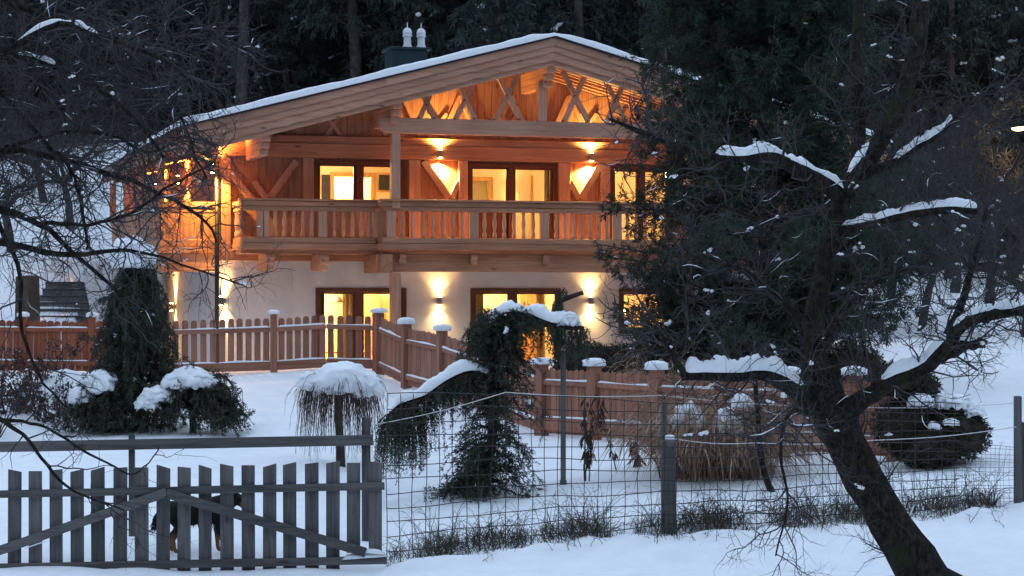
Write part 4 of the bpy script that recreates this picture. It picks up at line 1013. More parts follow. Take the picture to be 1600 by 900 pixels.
# ------------------------------------------------------------------ plant tools
def rand_perp(T):
    R = rng.normal(size=T.shape); R -= (R * T).sum(-1, keepdims=True) * T
    return unit(R)
def walk(S, D, L, n=6, wob=0.25, grav=0.0, lift=0.0):
    """wandering polylines from starts S along D; grav pulls down more and more, lift pulls up"""
    N = len(S); P = np.empty((N, n, 3)); P[:, 0] = S; d = unit(D); st = (np.broadcast_to(L, N) / (n - 1))[:, None]
    for j in range(1, n):
        d = unit(d + rng.normal(size=(N, 3)) * wob + np.array([0, 0, lift - grav * j / n])); P[:, j] = P[:, j - 1] + d * st
    return P
def along(P, R, M_, t0=0.15, t1=1.0, wt=None):
    """random places on polylines: position, tangent, radius, t"""
    N, n, _ = P.shape
    seg = np.linalg.norm(P[:, 1:] - P[:, :-1], axis=2).sum(1) * (1 if wt is None else np.asarray(wt)); i = rng.choice(N, M_, p=seg / seg.sum())
    t = rng.uniform(t0, t1, M_); f = t * (n - 1) * 0.9999; j = f.astype(int); a = (f - j)[:, None]
    pos = P[i, j] * (1 - a) + P[i, j + 1] * a; tan = unit(P[i, j + 1] - P[i, j]); r = R[i, j] * (1 - a[:, 0]) + R[i, j + 1] * a[:, 0]
    return pos, tan, r, t, i
def twigs(P, R, M_, L, r, n=5, spread=0.9, fwd=0.6, lift=0.0, grav=0.0, wob=0.22, t0=0.15, bias=(0, 0, 0), taper=0.35, wt=None):
    S, T, pr, t, i = along(P, R, M_, t0, 1.0, wt)
    D = unit(T * fwd + rand_perp(T) * spread + np.array(bias)); LL = L * rng.uniform(0.35, 1.0, M_) * (1.15 - 0.5 * t)
    Q = walk(S, D, LL, n, wob, grav, lift); r0 = np.minimum(r * rng.uniform(0.7, 1.2, M_), pr * 0.8)
    return Q, r0[:, None] * np.linspace(1, taper, n)[None, :]
def needles(pile, P, per, L, W, spread=0.8, fwd=0.7, droop=0.0, t0=0.1, down=0.0):
    """leaf blades spread along polylines"""
    M_ = int(len(P) * per); R = np.ones(P.shape[:2]); S, T, _, t, i = along(P, R, M_, t0)
    D = unit(T * fwd + rand_perp(T) * spread - np.array([0, 0, down]))
    pile.blades(S, D, L * rng.uniform(0.6, 1.2, M_), W * rng.uniform(0.7, 1.2, M_), droop)
def spline(pts, n):
    """smooth polyline through control points (x,y,z,r)"""
    A = np.array(pts, float); m = len(A); out = []
    for t in np.linspace(0, m - 1, n):
        i = min(int(t), m - 2); f = t - i
        p0, p1, p2, p3 = A[max(i - 1, 0)], A[i], A[i + 1], A[min(i + 2, m - 1)]
        out.append(0.5 * ((2 * p1) + (-p0 + p2) * f + (2 * p0 - 5 * p1 + 4 * p2 - p3) * f * f + (-p0 + 3 * p1 - 3 * p2 + p3) * f ** 3))
    return np.array(out)
def pixlimb(pts, n, org):
    """limb given as (px, py, distance, radius in pixels) -> local polyline and radii"""
    C = []
    for (px, py, Y, rp) in pts:
        p = at(px, py, Y) - org; C.append((p.x, p.y, p.z, rp / F_PX * Y))
    S = spline(C, n); return S[:, :3], np.maximum(S[:, 3], 0.002)
def bark_tube(pile, P, R, sides=9, rough=0.10, seed=0.0):
    P = np.asarray(P); R = np.asarray(R)
    V, Q = tubes_np(P[None], R[None], sides)
    nz = np.array([mnoise.noise((v[0] * 9 + seed, v[1] * 9, v[2] * 5)) for v in V]) * 0.6 + np.array([mnoise.noise((v[0] * 30, v[1] * 30 + seed, v[2] * 16)) for v in V]) * 0.4
    C = np.repeat(P, sides, axis=0); V = C + (V - C) * (1 + rough * 2 * nz)[:, None]
    pile.add(V, Q)
def limb_snow(pile, P, R, h=0.5, wid=0.95, seed=0.0, gap=0.0, flatmin=0.35):
    """snow lying along the upper side of a limb where it is not too steep"""
    P = np.asarray(P, float); R = np.asarray(R, float); m0 = len(P); f_ = np.linspace(0, m0 - 1, m0 * 4); P = np.stack([np.interp(f_, np.arange(m0), P[:, q]) for q in range(3)], 1); R = np.interp(f_, np.arange(m0), R)
    n = len(P); T = np.gradient(P, axis=0); T = unit(T); s = np.cross(T, [0, 0, 1.0]); hor = np.linalg.norm(s, axis=1); s = unit(s)
    up = np.cross(s, T); prof = [(-1.0, 0.2), (-1.02, 0.6), (-0.72, 1.15), (0, 1.4), (0.72, 1.15), (1.02, 0.6), (1.0, 0.2)]
    V = []
    for i in range(n):
        e = min(1, i / 4.0, (n - 1 - i) / 4.0) ** 0.6
        k = e * np.clip((hor[i] - flatmin) / 0.3, 0, 1) * (0.95 + 0.55 * mnoise.noise((seed + i * 0.11, seed * 0.7, 1.7)) + 0.28 * mnoise.noise((seed + i * 0.37, 4.0, seed))) - gap * max(0, mnoise.noise((seed * 2 + i * 0.09, 8.0, seed))) * 3
        k = max(k, 0.0)
        for (a, b) in prof:
            V.append(P[i] + s[i] * a * R[i] * wid * (0.35 + 0.65 * min(k, 1)) + up[i] * R[i] * (0.55 + 0.3 * (1 - abs(a))) * (1 if k > 0.02 else 0.3) + np.array([0, 0, max(b - 0.2, 0) * h * k]))
    m = len(prof); ii = np.arange(n * m).reshape(n, m)
    pile.add(np.array(V), np.stack([ii[:-1, :-1], ii[:-1, 1:], ii[1:, 1:], ii[1:, :-1]], -1).reshape(-1, 4))
def twig_snow(pile, P, R, frac=0.35, k=1.1):
    """thin broken lines of snow along level twigs"""
    n = P.shape[1]; T = unit(P[:, -1] - P[:, 0]); ok = np.where((np.abs(T[:, 2]) < 0.6) & (rng.uniform(size=len(P)) < frac))[0]
    if len(ok) == 0: return
    a = rng.integers(0, max(1, n - 4), len(ok)); idx = a[:, None] + np.arange(4)[None]; Q = P[ok[:, None], idx].copy(); r = R[ok[:, None], idx] * k * rng.uniform(0.6, 1.5, (len(ok), 4)); r[:, 0] *= 0.2; r[:, -1] *= 0.2
    Q[:, :, 2] += R[ok[:, None], idx] * 0.8; pile.tubes(Q, r, 5)
def snow_bits(pile, P, R, M_, size, t0=0.2, flat=0.55):
    """little lumps of snow caught on level twigs"""
    S, T, r, t, i = along(P, R, M_ * 3, t0); ok = np.where(np.abs(T[:, 2]) < flat)[0][:M_]
    V0, T0 = ico(1)
    for k in ok:
        d = T[k]; m_ = rng.integers(2, 6); x = 0.0; big = size * rng.uniform(0.45, 1.15)
        for q in range(m_):
            sc = big * rng.uniform(0.35, 0.95); x += sc * rng.uniform(0.7, 1.3)
            W = V0 * sc * np.array([1.0, 1.0, 0.72]) * (1 + 0.2 * rng.normal(size=(len(V0), 1)).clip(-1, 1))
            pile.add(W + S[k] + d * x + rng.normal(size=3) * sc * 0.25 + np.array([0, 0, r[k] + sc * 0.2]), None, T0)
def snow_mound(c, r, seed, parent, name='snow', amp=0.16, ns=2.0, flat=-0.25, sub=4):
    r = (r[0], r[1], r[2] * 0.82); V, T = blob((0, 0, 0), r, sub, amp * 1.35, ns * 1.25, seed)
    V[:, 2] += vnoise(V, 7.0, 0.05, seed) - np.where(V[:, 2] < 0, 0.35 * (V[:, 0] ** 2 / r[0] + V[:, 1] ** 2 / r[1]), 0.18 * (V[:, 0] ** 2 / r[0] + V[:, 1] ** 2 / r[1])); V += np.asarray(c, float)
    return link(name, mesh_from(name, V, tris=T), M['clump_snow'], parent, True)

# ------------------------------------------------------------------ weeping spruce with its two low mounds
def weeping_column(px, ybase, ytop, Y, rad, label, N=420):
    b = on_ground(px, Y); o = empty('weeping_spruce', b, 0, label, 'spruce'); H = at(px, ytop, Y).z - b.z
    pn, pt = Pile(), Pile()
    zs = np.linspace(0, H, 9); trunk = np.stack([0.05 * np.sin(zs * 2), 0.04 * np.cos(zs * 1.7), zs - 0.1], 1); bark_tube(pt, trunk, np.linspace(0.07, 0.02, 9), 7)
    h = H * (1 - rng.uniform(0, 1, N) ** 1.25 * 0.93); ang = rng.uniform(0, 2 * np.pi, N)
    S = np.stack([0.05 * np.cos(ang), 0.05 * np.sin(ang), h], 1)
    rr = rad * np.interp((H - h) / H, [0, 0.12, 0.4, 0.8, 1.0], [0.42, 0.62, 0.95, 1.15, 1.2]) * rng.uniform(0.5, 1.18, N)
    wild = rng.uniform(size=N) < 0.10; rr = np.where(wild, rr * 1.6, rr); fall = np.where(wild, 0.35, 0.75)
    P = np.empty((N, 8, 3))
    for j in range(8):
        t = j / 7; out = rr * (1 - (1 - t) ** 2.2); P[:, j] = S + np.stack([np.cos(ang) * out, np.sin(ang) * out, rr * 0.35 * np.sin(t * 2.2) - fall * rng.uniform(0.9, 1.05, N) * t ** 1.8], 1)
    P[:, :, 2] = np.maximum(P[:, :, 2], 0.02)
    P[:, 1:] += rng.normal(size=P[:, 1:].shape) * 0.02
    pt.tubes(P, np.linspace(0.012, 0.003, 8)[None].repeat(N, 0), 3)
    Q, Rq = twigs(P, np.full(P.shape[:2], 0.02), N * 6, 0.26, 0.004, 5, 0.7, 0.6, grav=0.9, wob=0.12)
    pt.tubes(Q, Rq, 3); needles(pn, P, 60, 0.065, 0.015, 0.9, 0.6); needles(pn, Q, 20, 0.06, 0.014, 0.8, 0.7)
    pt.build('trunk', M['darkbark'], o); pn.build('crown', M['weep'], o)
    ps = Pile(); snow_bits(ps, P, np.full(P.shape[:2], 0.01), 26, 0.035, 0.1, 0.7); tag(ps.build('snow_bit', M['clump_snow'], o, True), kind='stuff')
    return o, H
o, H = weeping_column(212, 665, 402, 34.6, 0.60, 'tall weeping spruce with a snow hat behind the low spruce mounds')
sc = 34.6 / F_PX
snow_mound((-0.05, -0.12, H + 0.08), (0.36, 0.38, 0.30), 3.0, o, 'snow_hat', 0.22, 2.2, -0.75)
def weeping_mound(px, Y, rx, H, label, dirs, N=220, fan=0.0):
    """low drooping conifer: arching boughs to the given sides"""
    b = on_ground(px, Y); o = empty('low_spruce', b, 0, label, 'spruce'); pn, pt = Pile(), Pile()
    ang = rng.choice(dirs, N) + rng.normal(size=N) * 0.55; L = rx * rng.uniform(0.5, 1.22, N); h0 = H * rng.uniform(0.45, 1.0, N)
    P = np.empty((N, 9, 3))
    for j in range(9):
        t = j / 8; P[:, j] = np.stack([np.cos(ang) * L * t, np.sin(ang) * L * t * 0.8, h0 * (0.75 + 0.35 * np.sin(t * 2.4)) - h0 * rng.uniform(0.45, 1.0, N) * t ** 2.3], 1)
    P[:, 1:] += rng.normal(size=P[:, 1:].shape) * 0.02; P[:, :, 2] = np.maximum(P[:, :, 2], 0.03)
    pt.tubes(P, np.linspace(0.016, 0.004, 9)[None].repeat(N, 0), 4)
    bark_tube(pt, np.array([(0.02, 0, -0.1), (0, 0, H * 0.5), (0.03, 0, H * 0.85)]), np.array([0.06, 0.05, 0.03]), 7)
    Q, Rq = twigs(P, np.full(P.shape[:2], 0.02), N * 6, 0.26, 0.004, 5, 0.8, 0.8, grav=0.3, wob=0.14); pt.tubes(Q, Rq, 3)
    needles(pn, P, 46, 0.065, 0.015); needles(pn, Q, 20, 0.06, 0.014)
    pt.build('trunk', M['darkbark'], o); pn.build('crown', M['weep'], o)
    ps = Pile(); snow_bits(ps, P, np.full(P.shape[:2], 0.01), 14, 0.04, 0.1, 0.7); tag(ps.build('snow_bit', M['clump_snow'], o, True), kind='stuff')
    return o
o = weeping_mound(300, 34.0, 0.80, 0.98, 'low weeping spruce with a broad snow cushion and boughs fanned over the snow', [0.0, -0.9, 0.5, 3.3, 4.4, 5.4, 6.1])
snow_mound((-0.02, -0.08, 0.92), (0.44, 0.42, 0.17), 7.0, o, 'snow_cushion', 0.2, 2.2); snow_mound((-0.50, -0.28, 0.66), (0.27, 0.24, 0.13), 4.0, o, 'snow_cushion', 0.22, 2.4); snow_mound((-0.66, -0.3, 0.52), (0.2, 0.2, 0.11), 9.0, o, 'snow_cushion', 0.25, 2.6)
o = weeping_mound(166, 34.2, 0.62, 0.92, 'smaller low spruce mound with patchy snow beside the tall weeping spruce', [3.1, 2.2, 4.0, 4.7, 5.4, 0.2])
snow_mound((-0.06, -0.10, 0.84), (0.30, 0.30, 0.20), 11.0, o, 'snow_cushion', 0.25, 2.2); snow_mound((-0.34, -0.20, 0.62), (0.22, 0.22, 0.15), 2.0, o, 'snow_cushion', 0.25, 2.6)

# ------------------------------------------------------------------ weeping willow standard
def willow():
    b = on_ground(531, 30.6); o = empty('weeping_willow', b, 0, 'small bare weeping willow with thick snow cap behind the gate', 'willow')
    H = at(531, 590, 30.6).z - b.z; pt, pw = Pile(), Pile()
    bark_tube(pt, np.array([(0.02, 0, -0.2), (0.0, 0, H * 0.3), (-0.03, 0.02, H * 0.65), (0.01, 0, H)]), np.array([0.075, 0.062, 0.06, 0.08]), 9, 0.12)
    N = 620; ang = rng.uniform(0, 2 * np.pi, N); r0 = rng.uniform(0.0, 0.33, N); S = np.stack([np.cos(ang) * r0, np.sin(ang) * r0, H + 0.06 - 0.5 * r0 ** 2 + rng.uniform(-.08, .04, N)], 1)
    R1 = rng.uniform(0.12, 0.36, N); L = rng.uniform(0.35, 1.25, N) * np.where(rng.uniform(size=N) < 0.3, 0.6, 1.0)
    P = np.empty((N, 8, 3)); wind = rng.normal(size=(N, 2)) * 0.05
    for j in range(8):
        t = j / 7; out = R1 * np.sin(min(t * 1.7, 1.57)) + 0.06 * t; P[:, j] = S + np.stack([np.cos(ang) * out + wind[:, 0] * t, np.sin(ang) * out + wind[:, 1] * t, 0.10 * np.sin(t * 2.6) - L * t ** 1.7], 1)
    P[:, 1:] += rng.normal(size=P[:, 1:].shape) * 0.012
    pw.tubes(P, np.linspace(0.006, 0.0022, 8)[None].repeat(N, 0), 3)
    Q, Rq = twigs(P, np.full(P.shape[:2], 0.004), 1500, 0.22, 0.0022, 4, 0.5, 0.9, grav=0.8, wob=0.12); pw.tubes(Q, Rq, 3)
    pt.build('trunk', M['darkbark'], o, True); pw.build('hanging_twigs', M['willow'], o)
    snow_mound((0.02, -0.06, H + 0.03), (0.50, 0.46, 0.25), 5.0, o, 'snow_cap', 0.16, 2.2, -0.5); snow_mound((0.38, -0.12, H - 0.09), (0.26, 0.26, 0.20), 8.0, o, 'snow_cap', 0.18, 2.4, -0.8); snow_mound((-0.40, -0.16, H - 0.04), (0.2, 0.2, 0.14), 1.0, o, 'snow_cap', 0.18, 2.4, -0.8)
willow()

# ------------------------------------------------------------------ weeping cedar with bent snowy leader
def cedar():
    Y = 28.4; b = gp(752, 775); Y = b.y; o = empty('weeping_cedar', b, 0, 'crooked weeping cedar whose bent leader carries a long snow roll', 'cedar')
    pt, pn, ps = Pile(), Pile(), Pile(); sc = F_PX / Y
    tr, rt = pixlimb([(748, 785, Y, 10), (757, 745, Y, 9), (768, 690, Y, 8.5), (772, 620, Y, 8), (776, 560, Y, 7), (770, 515, Y, 6), (790, 495, Y, 6), (825, 495, Y - .1, 5.5), (860, 508, Y - .2, 5), (890, 512, Y - .2, 4), (912, 512, Y - .1, 2.5)], 40, b)
    bark_tube(pt, tr, rt, 9, 0.12)
    arm, ra = pixlimb([(772, 600, Y, 6), (735, 585, Y - .2, 6), (700, 598, Y - .3, 5.5), (665, 622, Y - .35, 5), (632, 632, Y - .35, 4), (612, 648, Y - .3, 3)], 20, b); bark_tube(pt, arm, ra, 8, 0.1)
    tip, rp = pixlimb([(868, 512, Y, 4), (874, 490, Y, 3), (872, 470, Y, 2.5), (880, 452, Y, 1.5)], 8, b); bark_tube(pt, tip, rp, 6, 0.1)
    stub, r5 = pixlimb([(868, 474, Y, 4), (885, 466, Y, 4), (911, 457, Y, 3.5)], 4, b); bark_tube(pt, stub, r5, 6, 0.1)
    # skirts of drooping boughs round the trunk
    k = rng.integers(2, 26, 330); S = tr[k]; ang = rng.uniform(0, 2 * np.pi, 330); up = (k - 2) / 24.0
    L = (0.74 - 0.34 * up) * rng.uniform(0.5, 1.15, 330) * np.where(np.cos(ang) > 0.3, 1.12, 0.95)
    P = np.empty((330, 8, 3))
    for j in range(8):
        t = j / 7; P[:, j] = S + np.stack([np.cos(ang) * L * t, np.sin(ang) * L * t * 0.9, L * 0.22 * np.sin(t * 2.5) - L * 0.55 * t ** 1.8], 1)
    P[:, 1:] += rng.normal(size=P[:, 1:].shape) * 0.02; P[:, :, 2] = np.maximum(P[:, :, 2], 0.04)
    pt.tubes(P, np.linspace(0.012, 0.003, 8)[None].repeat(330, 0), 3)
    Q, Rq = twigs(P, np.full(P.shape[:2], 0.02), 1900, 0.26, 0.0035, 4, 0.8, 0.7, grav=0.35, wob=0.14); pt.tubes(Q, Rq, 3)
    needles(pn, P, 36, 0.055, 0.014); needles(pn, Q, 20, 0.052, 0.012)
    # hanging curtains from the leader and the arm
    def hang(path, M_, lo, hi, t0=0.0, xs=0.12):
        S, T, _, t, i = along(path[None], np.ones((1, len(path))), M_, t0); D = rng.normal(size=(M_, 3)) * 0.5; D[:, 2] = -0.2
        H = walk(S + rng.normal(size=(M_, 3)) * np.array([0.02, xs, 0.02]), D, rng.uniform(lo, hi, M_), 7, 0.10, 2.4)
        H[:, :, 2] = np.maximum(H[:, :, 2], 0.03)
        pt.tubes(H, np.linspace(0.006, 0.002, 7)[None].repeat(M_, 0), 3); needles(pn, H, 44, 0.052, 0.012, 0.8, 0.8)
    hang(tr[20:], 70, 0.12, 0.48); hang(tr[30:], 50, 0.15, 0.55); hang(arm[2:12], 110, 0.15, 0.5); hang(arm[12:], 220, 0.35, 0.98, 0.0, 0.12); hang(tip, 40, 0.06, 0.2)
    limb_snow(ps, tr[19:39], rt[19:39] * 2.0, 0.10, 1.0, 2.0, 0.0, 0.1); limb_snow(ps, arm[1:19], ra[1:19] * 2.1, 0.085, 1.0, 6.0, 0.0)
    snow_bits(ps, P, np.full(P.shape[:2], 0.01), 40, 0.035, 0.2, 0.6)
    pt.build('trunk', M['darkbark'], o, True); pn.build('crown', M['weep'], o); tag(ps.build('snow', M['clump_snow'], o, True), kind='stuff')
    c = at(885, 498, Y - .2) - b; snow_mound(tuple(c), (0.16, 0.13, 0.10), 3.0, o, 'snow_lump', 0.25, 2.5)
cedar()

# ------------------------------------------------------------------ dry reed grass
def reed_grass(px, py, label, N, H, spread, mt='drygrass', snow=()):
    b = gp(px, py); o = empty('reed_grass', b, 0, label, 'grass clump'); pile = Pile()
    ang = rng.uniform(0, 2 * np.pi, N); r0 = rng.uniform(0, 0.28 + 0.0004 * N, N); S = np.stack([np.cos(ang) * r0 * 1.2, np.sin(ang) * r0, np.full(N, -0.05)], 1)
    L = H * rng.uniform(0.55, 1.2, N); a2 = ang + rng.normal(size=N) * 0.6; lean = spread * rng.uniform(0.15, 1.0, N); P = np.empty((N, 9, 3)); bend = rng.uniform(0.2, 1.15, N)
    for j in range(9):
        t = j / 8; P[:, j] = S + np.stack([np.cos(a2) * lean * t ** 1.5, np.sin(a2) * lean * t ** 1.5, L * t * (1 - 0.55 * bend * t ** 2.2)], 1)
    P[:, 1:] += rng.normal(size=P[:, 1:].shape) * 0.012
    pile.tubes(P, np.linspace(0.007, 0.002, 9)[None].repeat(N, 0), 3)
    S, T, _, t, i = along(P, np.ones(P.shape[:2]), N * 3, 0.3); D = unit(T * 0.8 + rand_perp(T) * 0.5 - np.array([0, 0, 0.7])); pile.blades(S, D, rng.uniform(0.2, 0.5, N * 3), 0.016, 0.35)
    pile.build('stalks', M[mt], o)
    for q, (x, y, z, rx, rz_) in enumerate(snow): snow_mound((x, y, z), (rx, rx * 0.7, rz_), 3.0 + q * 2, o, 'snow_clump', 0.35, 2.4, -0.6)
    return o
reed_grass(1120, 742, 'big clump of dry straw coloured reed grass broken down under snow', 900, 1.35, 1.0, snow=((-0.42, -0.35, 0.80, 0.22, 0.17), (0.10, -0.4, 0.72, 0.17, 0.24), (0.30, -0.3, 0.98, 0.14, 0.10)))
reed_grass(1032, 672, 'smaller tuft of dry reed grass arching over the board fence', 170, 1.4, 0.7)

# ------------------------------------------------------------------ withered stalks with hanging dead leaves
def dead_plant(px, py, ytop, label, n, group='withered stalks in front of the board fence'):
    b = gp(px, py); o = empty('withered_plant', b, 0, label, 'dead plant', None); ps, pl = Pile(), Pile(); H = at(px, ytop, b.y).z - b.z
    S = np.stack([rng.normal(size=n) * 0.05, rng.normal(size=n) * 0.05, np.full(n, -0.05)], 1); P = walk(S, np.stack([rng.normal(size=n) * 0.12, rng.normal(size=n) * 0.1, np.ones(n)], 1), H * rng.uniform(0.75, 1.05, n), 9, 0.07)
    ps.tubes(P, np.linspace(0.010, 0.004, 9)[None].repeat(n, 0), 5)
    S, T, _, t, i = along(P, np.ones(P.shape[:2]), n * 34, 0.25); D = rng.normal(size=(n * 34, 3)) * 0.35; D[:, 2] = -1; pl.blades(S + rng.normal(size=S.shape) * 0.02, D, rng.uniform(0.10, 0.24, n * 34), rng.uniform(0.02, 0.05, n * 34), 0.0)
    ps.build('stem', M['twig'], o); pl.build('leaves', M['deadleaf'], o)
dead_plant(918, 752, 598, 'withered stalks with curled brown leaves beside the thin grey stake', 3); dead_plant(962, 735, 606, 'single withered stalk with few brown leaves near the post with a stone', 1); dead_plant(990, 730, 668, 'short withered plant with dark seed heads in the snow', 2)

# ------------------------------------------------------------------ clipped evergreen mounds
def yew(px, py, Yd, lobes, label, snow=(), name='clipped_yew', dens=1.0):
    b = gp(px, py) if Yd is None else on_ground(px, Yd); o = empty(name, b, 0, label, 'shrub'); pile = Pile(); core = Pile()
    for (x, y, z, rx, ry, rz_) in lobes:
        V, T = blob((x, y, z), (rx * 0.86, ry * 0.86, rz_ * 0.86), 3, 0.16, 2.2, x * 3 + z); V[:, 2] = np.maximum(V[:, 2], -0.05); core.add(V, None, T)
        M_ = int(5200 * dens * rx * rz_ * 4); D = unit(rng.normal(size=(M_, 3))); f = 1 + 0.16 * np.array([mnoise.noise((d[0] * 2.2 + x, d[1] * 2.2, d[2] * 2.2 + z)) for d in D]) + rng.uniform(-0.14, 0.05, M_)
        S = D * f[:, None] * np.array([rx, ry, rz_]) * 0.97 + np.array([x, y, z]); ok = S[:, 2] > -0.03
        N_ = unit(D / np.array([rx, ry, rz_])); DD = unit(N_ * 0.7 + rng.normal(size=D.shape) * 0.6 + np.array([0, 0, 0.1])); pile.blades(S[ok], DD[ok], rng.uniform(0.04, 0.09, ok.sum()), 0.018)
    core.build('branches', M['darkbark'], o); pile.build('foliage', M['hedge'], o)
    for q, (x, y, z, rx, ry, rz_) in enumerate(snow): snow_mound((x, y, z), (rx, ry, rz_), 5.0 + q * 1.7, o, 'snow_ledge', 0.25, 2.6, -0.35)
yew(1470, 728, None, [(-0.15, 0, 0.30, 0.50, 0.45, 0.34), (0.28, -0.05, 0.42, 0.34, 0.36, 0.33), (-0.48, 0.05, 0.50, 0.40, 0.4, 0.36), (0.10, 0.1, 0.60, 0.32, 0.34, 0.26), (-0.30, 0.1, 0.74, 0.30, 0.3, 0.22), (-0.50, 0.1, 1.12, 0.40, 0.36, 0.20), (-0.2, 0.15, 1.02, 0.22, 0.25, 0.16)], 'layered dark yew with snow ledges beyond the end post of the board fence',
    ((0.14, 0.0, 0.86, 0.26, 0.24, 0.09), (-0.30, -0.22, 0.88, 0.16, 0.14, 0.08), (0.40, -0.16, 0.74, 0.14, 0.14, 0.07), (0.06, -0.38, 0.60, 0.10, 0.07, 0.05), (-0.16, -0.40, 0.55, 0.08, 0.06, 0.04)))
hb = [(x, 0.25 * math.sin(x * 2), 0.28 + 0.10 * math.sin(x * 3.1), 0.62, 0.5, 0.50) for x in np.arange(-1.8, 3.0, 0.75)]
yew(1080, 0, 36.2, hb, 'long dark evergreen hedge under the kitchen window behind the board fence', (), 'evergreen_hedge', 0.8)

# ------------------------------------------------------------------ weeds along the wire fence
def weeds():
    pile = Pile(); x0, x1 = at(606, 0, 24.4).x, at(1560, 0, 24.4).x
    N = 4600; X = rng.uniform(x0, x1, N); cl = np.array([mnoise.noise((x * 1.9, 2.0, 0.0)) + 0.5 * mnoise.noise((x * 6, 1.0, 0)) for x in X]); keep = cl > -0.18 + rng.uniform(-.4, .4, N)
    X = X[keep]; cl = cl[keep]; N = len(X); Yv = 24.6 + rng.normal(size=N) * 0.35; Z = np.array([ground(a, b) for a, b in zip(X, Yv)]) - 0.02
    L = (0.10 + 0.24 * np.clip(cl + 0.4, 0, 1)) * rng.uniform(0.4, 1.5, N) + np.where(rng.uniform(size=N) < 0.10, 0.45, 0)
    D = np.stack([rng.normal(size=N) * 0.35, rng.normal(size=N) * 0.3, np.ones(N)], 1); P = walk(np.stack([X, Yv, Z], 1), D, L, 6, 0.16, 0.5)
    pile.tubes(P, np.linspace(0.0045, 0.0015, 6)[None].repeat(N, 0), 3)
    Q, R = twigs(P, np.full(P.shape[:2], 0.004), 4500, 0.14, 0.0024, 3, 0.9, 0.5); pile.tubes(Q, R, 3)
    o = pile.build('weeds', M['weeds'], None); tag(o, 'withered weeds and grass growing through the foot of the wire fence', kind='stuff')
weeds()
# ------------------------------------------------------------------ forest on the slope behind
def forest_proto(kind, H):
    """tree meshes: trunk, crown, snow"""
    pt, pn, ps = Pile(), Pile(), Pile()
    zs = np.linspace(-0.6, H, 12); tr = np.stack([0.10 * np.sin(zs * 0.5 + kind), 0.10 * np.cos(zs * 0.4 + kind), zs], 1); R = np.linspace(0.20 + 0.02 * kind, 0.02, 12); bark_tube(pt, tr, R, 7, 0.08, kind)
    if kind in (0, 1, 2, 3):                                   # spruce and pine, bare dead branches below
        lo = [0.04, 0.18, 0.08, 0.30][kind] * H; N = [190, 160, 190, 130][kind]
        h = rng.uniform(lo, H * 0.98, N); ang = rng.uniform(0, 2 * np.pi, N); L = ([2.3, 2.0, 2.6, 2.4][kind] * np.clip((H - h) / (H - lo), 0.06, 1) ** 0.75) * rng.uniform(0.6, 1.1, N)
        S = np.stack([0.1 * np.sin(h * 0.5 + kind), 0.1 * np.cos(h * 0.4 + kind), h], 1); P = np.empty((N, 7, 3)); dr = [0.45, 0.3, 0.6, 0.05][kind]
        for j in range(7):
            t = j / 6; P[:, j] = S + np.stack([np.cos(ang) * L * t, np.sin(ang) * L * t, L * (0.18 * np.sin(t * 2.2) - dr * t ** 1.7 + 0.12 * t ** 4)], 1)
        P[:, 1:] += rng.normal(size=P[:, 1:].shape) * 0.04
        pt.tubes(P, np.linspace(0.03, 0.006, 7)[None].repeat(N, 0), 3)
        Q, Rq = twigs(P, np.full(P.shape[:2], 0.03), N * 7, 0.75, 0.008, 4, 0.8, 0.7, grav=0.5, wob=0.15, t0=0.25)
        needles(pn, P, 16, 0.24, 0.06, 0.8, 0.6, 0.1, 0.3); needles(pn, Q, 13, 0.20, 0.05, 0.7, 0.7, 0.2, 0.0, 0.25)
        nd_ = 26; h = rng.uniform(0.08 * H, lo + 1.5, nd_); ang = rng.uniform(0, 2 * np.pi, nd_); S = np.stack([0 * h, 0 * h, h], 1); D = np.stack([np.cos(ang), np.sin(ang), rng.uniform(-.5, .2, nd_)], 1)
        B = walk(S, D, rng.uniform(0.8, 2.2, nd_), 7, 0.16, 0.3); RB = np.linspace(0.022, 0.006, 7)[None].repeat(nd_, 0); pt.tubes(B, RB, 3); B2, R2 = twigs(B, RB, 90, 0.7, 0.007, 5, 0.8, 0.5); pt.tubes(B2, R2, 3)
        snow_bits(ps, P, np.full(P.shape[:2], 0.02), 16, 0.13, 0.35, 0.5); snow_bits(ps, B, RB, 4, 0.08, 0.3, 0.5)
    else:                                                      # bare broadleaf
        N = 26; h = rng.uniform(0.25 * H, 0.95 * H, N); ang = rng.uniform(0, 2 * np.pi, N); S = np.stack([0 * h, 0 * h, h], 1); D = np.stack([np.cos(ang), np.sin(ang), rng.uniform(0.3, 1.2, N)], 1)
        B = walk(S, D, rng.uniform(0.2, 0.42, N) * H * 0.8, 9, 0.16, -0.1); RB = np.linspace(0.05, 0.012, 9)[None].repeat(N, 0); pt.tubes(B, RB, 4)
        B2, R2 = twigs(B, RB, 200, 1.7, 0.016, 7, 0.8, 0.6, lift=0.06); pt.tubes(B2, R2, 3); B3, R3 = twigs(B2, R2, 1100, 0.8, 0.008, 5, 0.8, 0.7); pt.tubes(B3, R3, 3)
        snow_bits(ps, B2, R2, 10, 0.09, 0.2, 0.5)
    out = {}
    for nm, p, mt, sm in (('trunk', pt, 'forestbark', True), ('crown', pn, 'forest', False), ('snow', ps, 'clump_snow', True)):
        if p.V:
            me = mesh_from('forest_' + nm, np.concatenate(p.V), quads=np.concatenate(p.Q) if p.Q else None, tris=np.concatenate(p.T) if p.T else None); me.materials.append(M[mt]); out[nm] = me
            if sm: me.polygons.foreach_set('use_smooth', np.ones(len(me.polygons), bool))
    return out
protos = [forest_proto(k, h) for k, h in ((0, 15), (1, 17), (2, 16), (3, 18), (4, 11), (0, 13))]
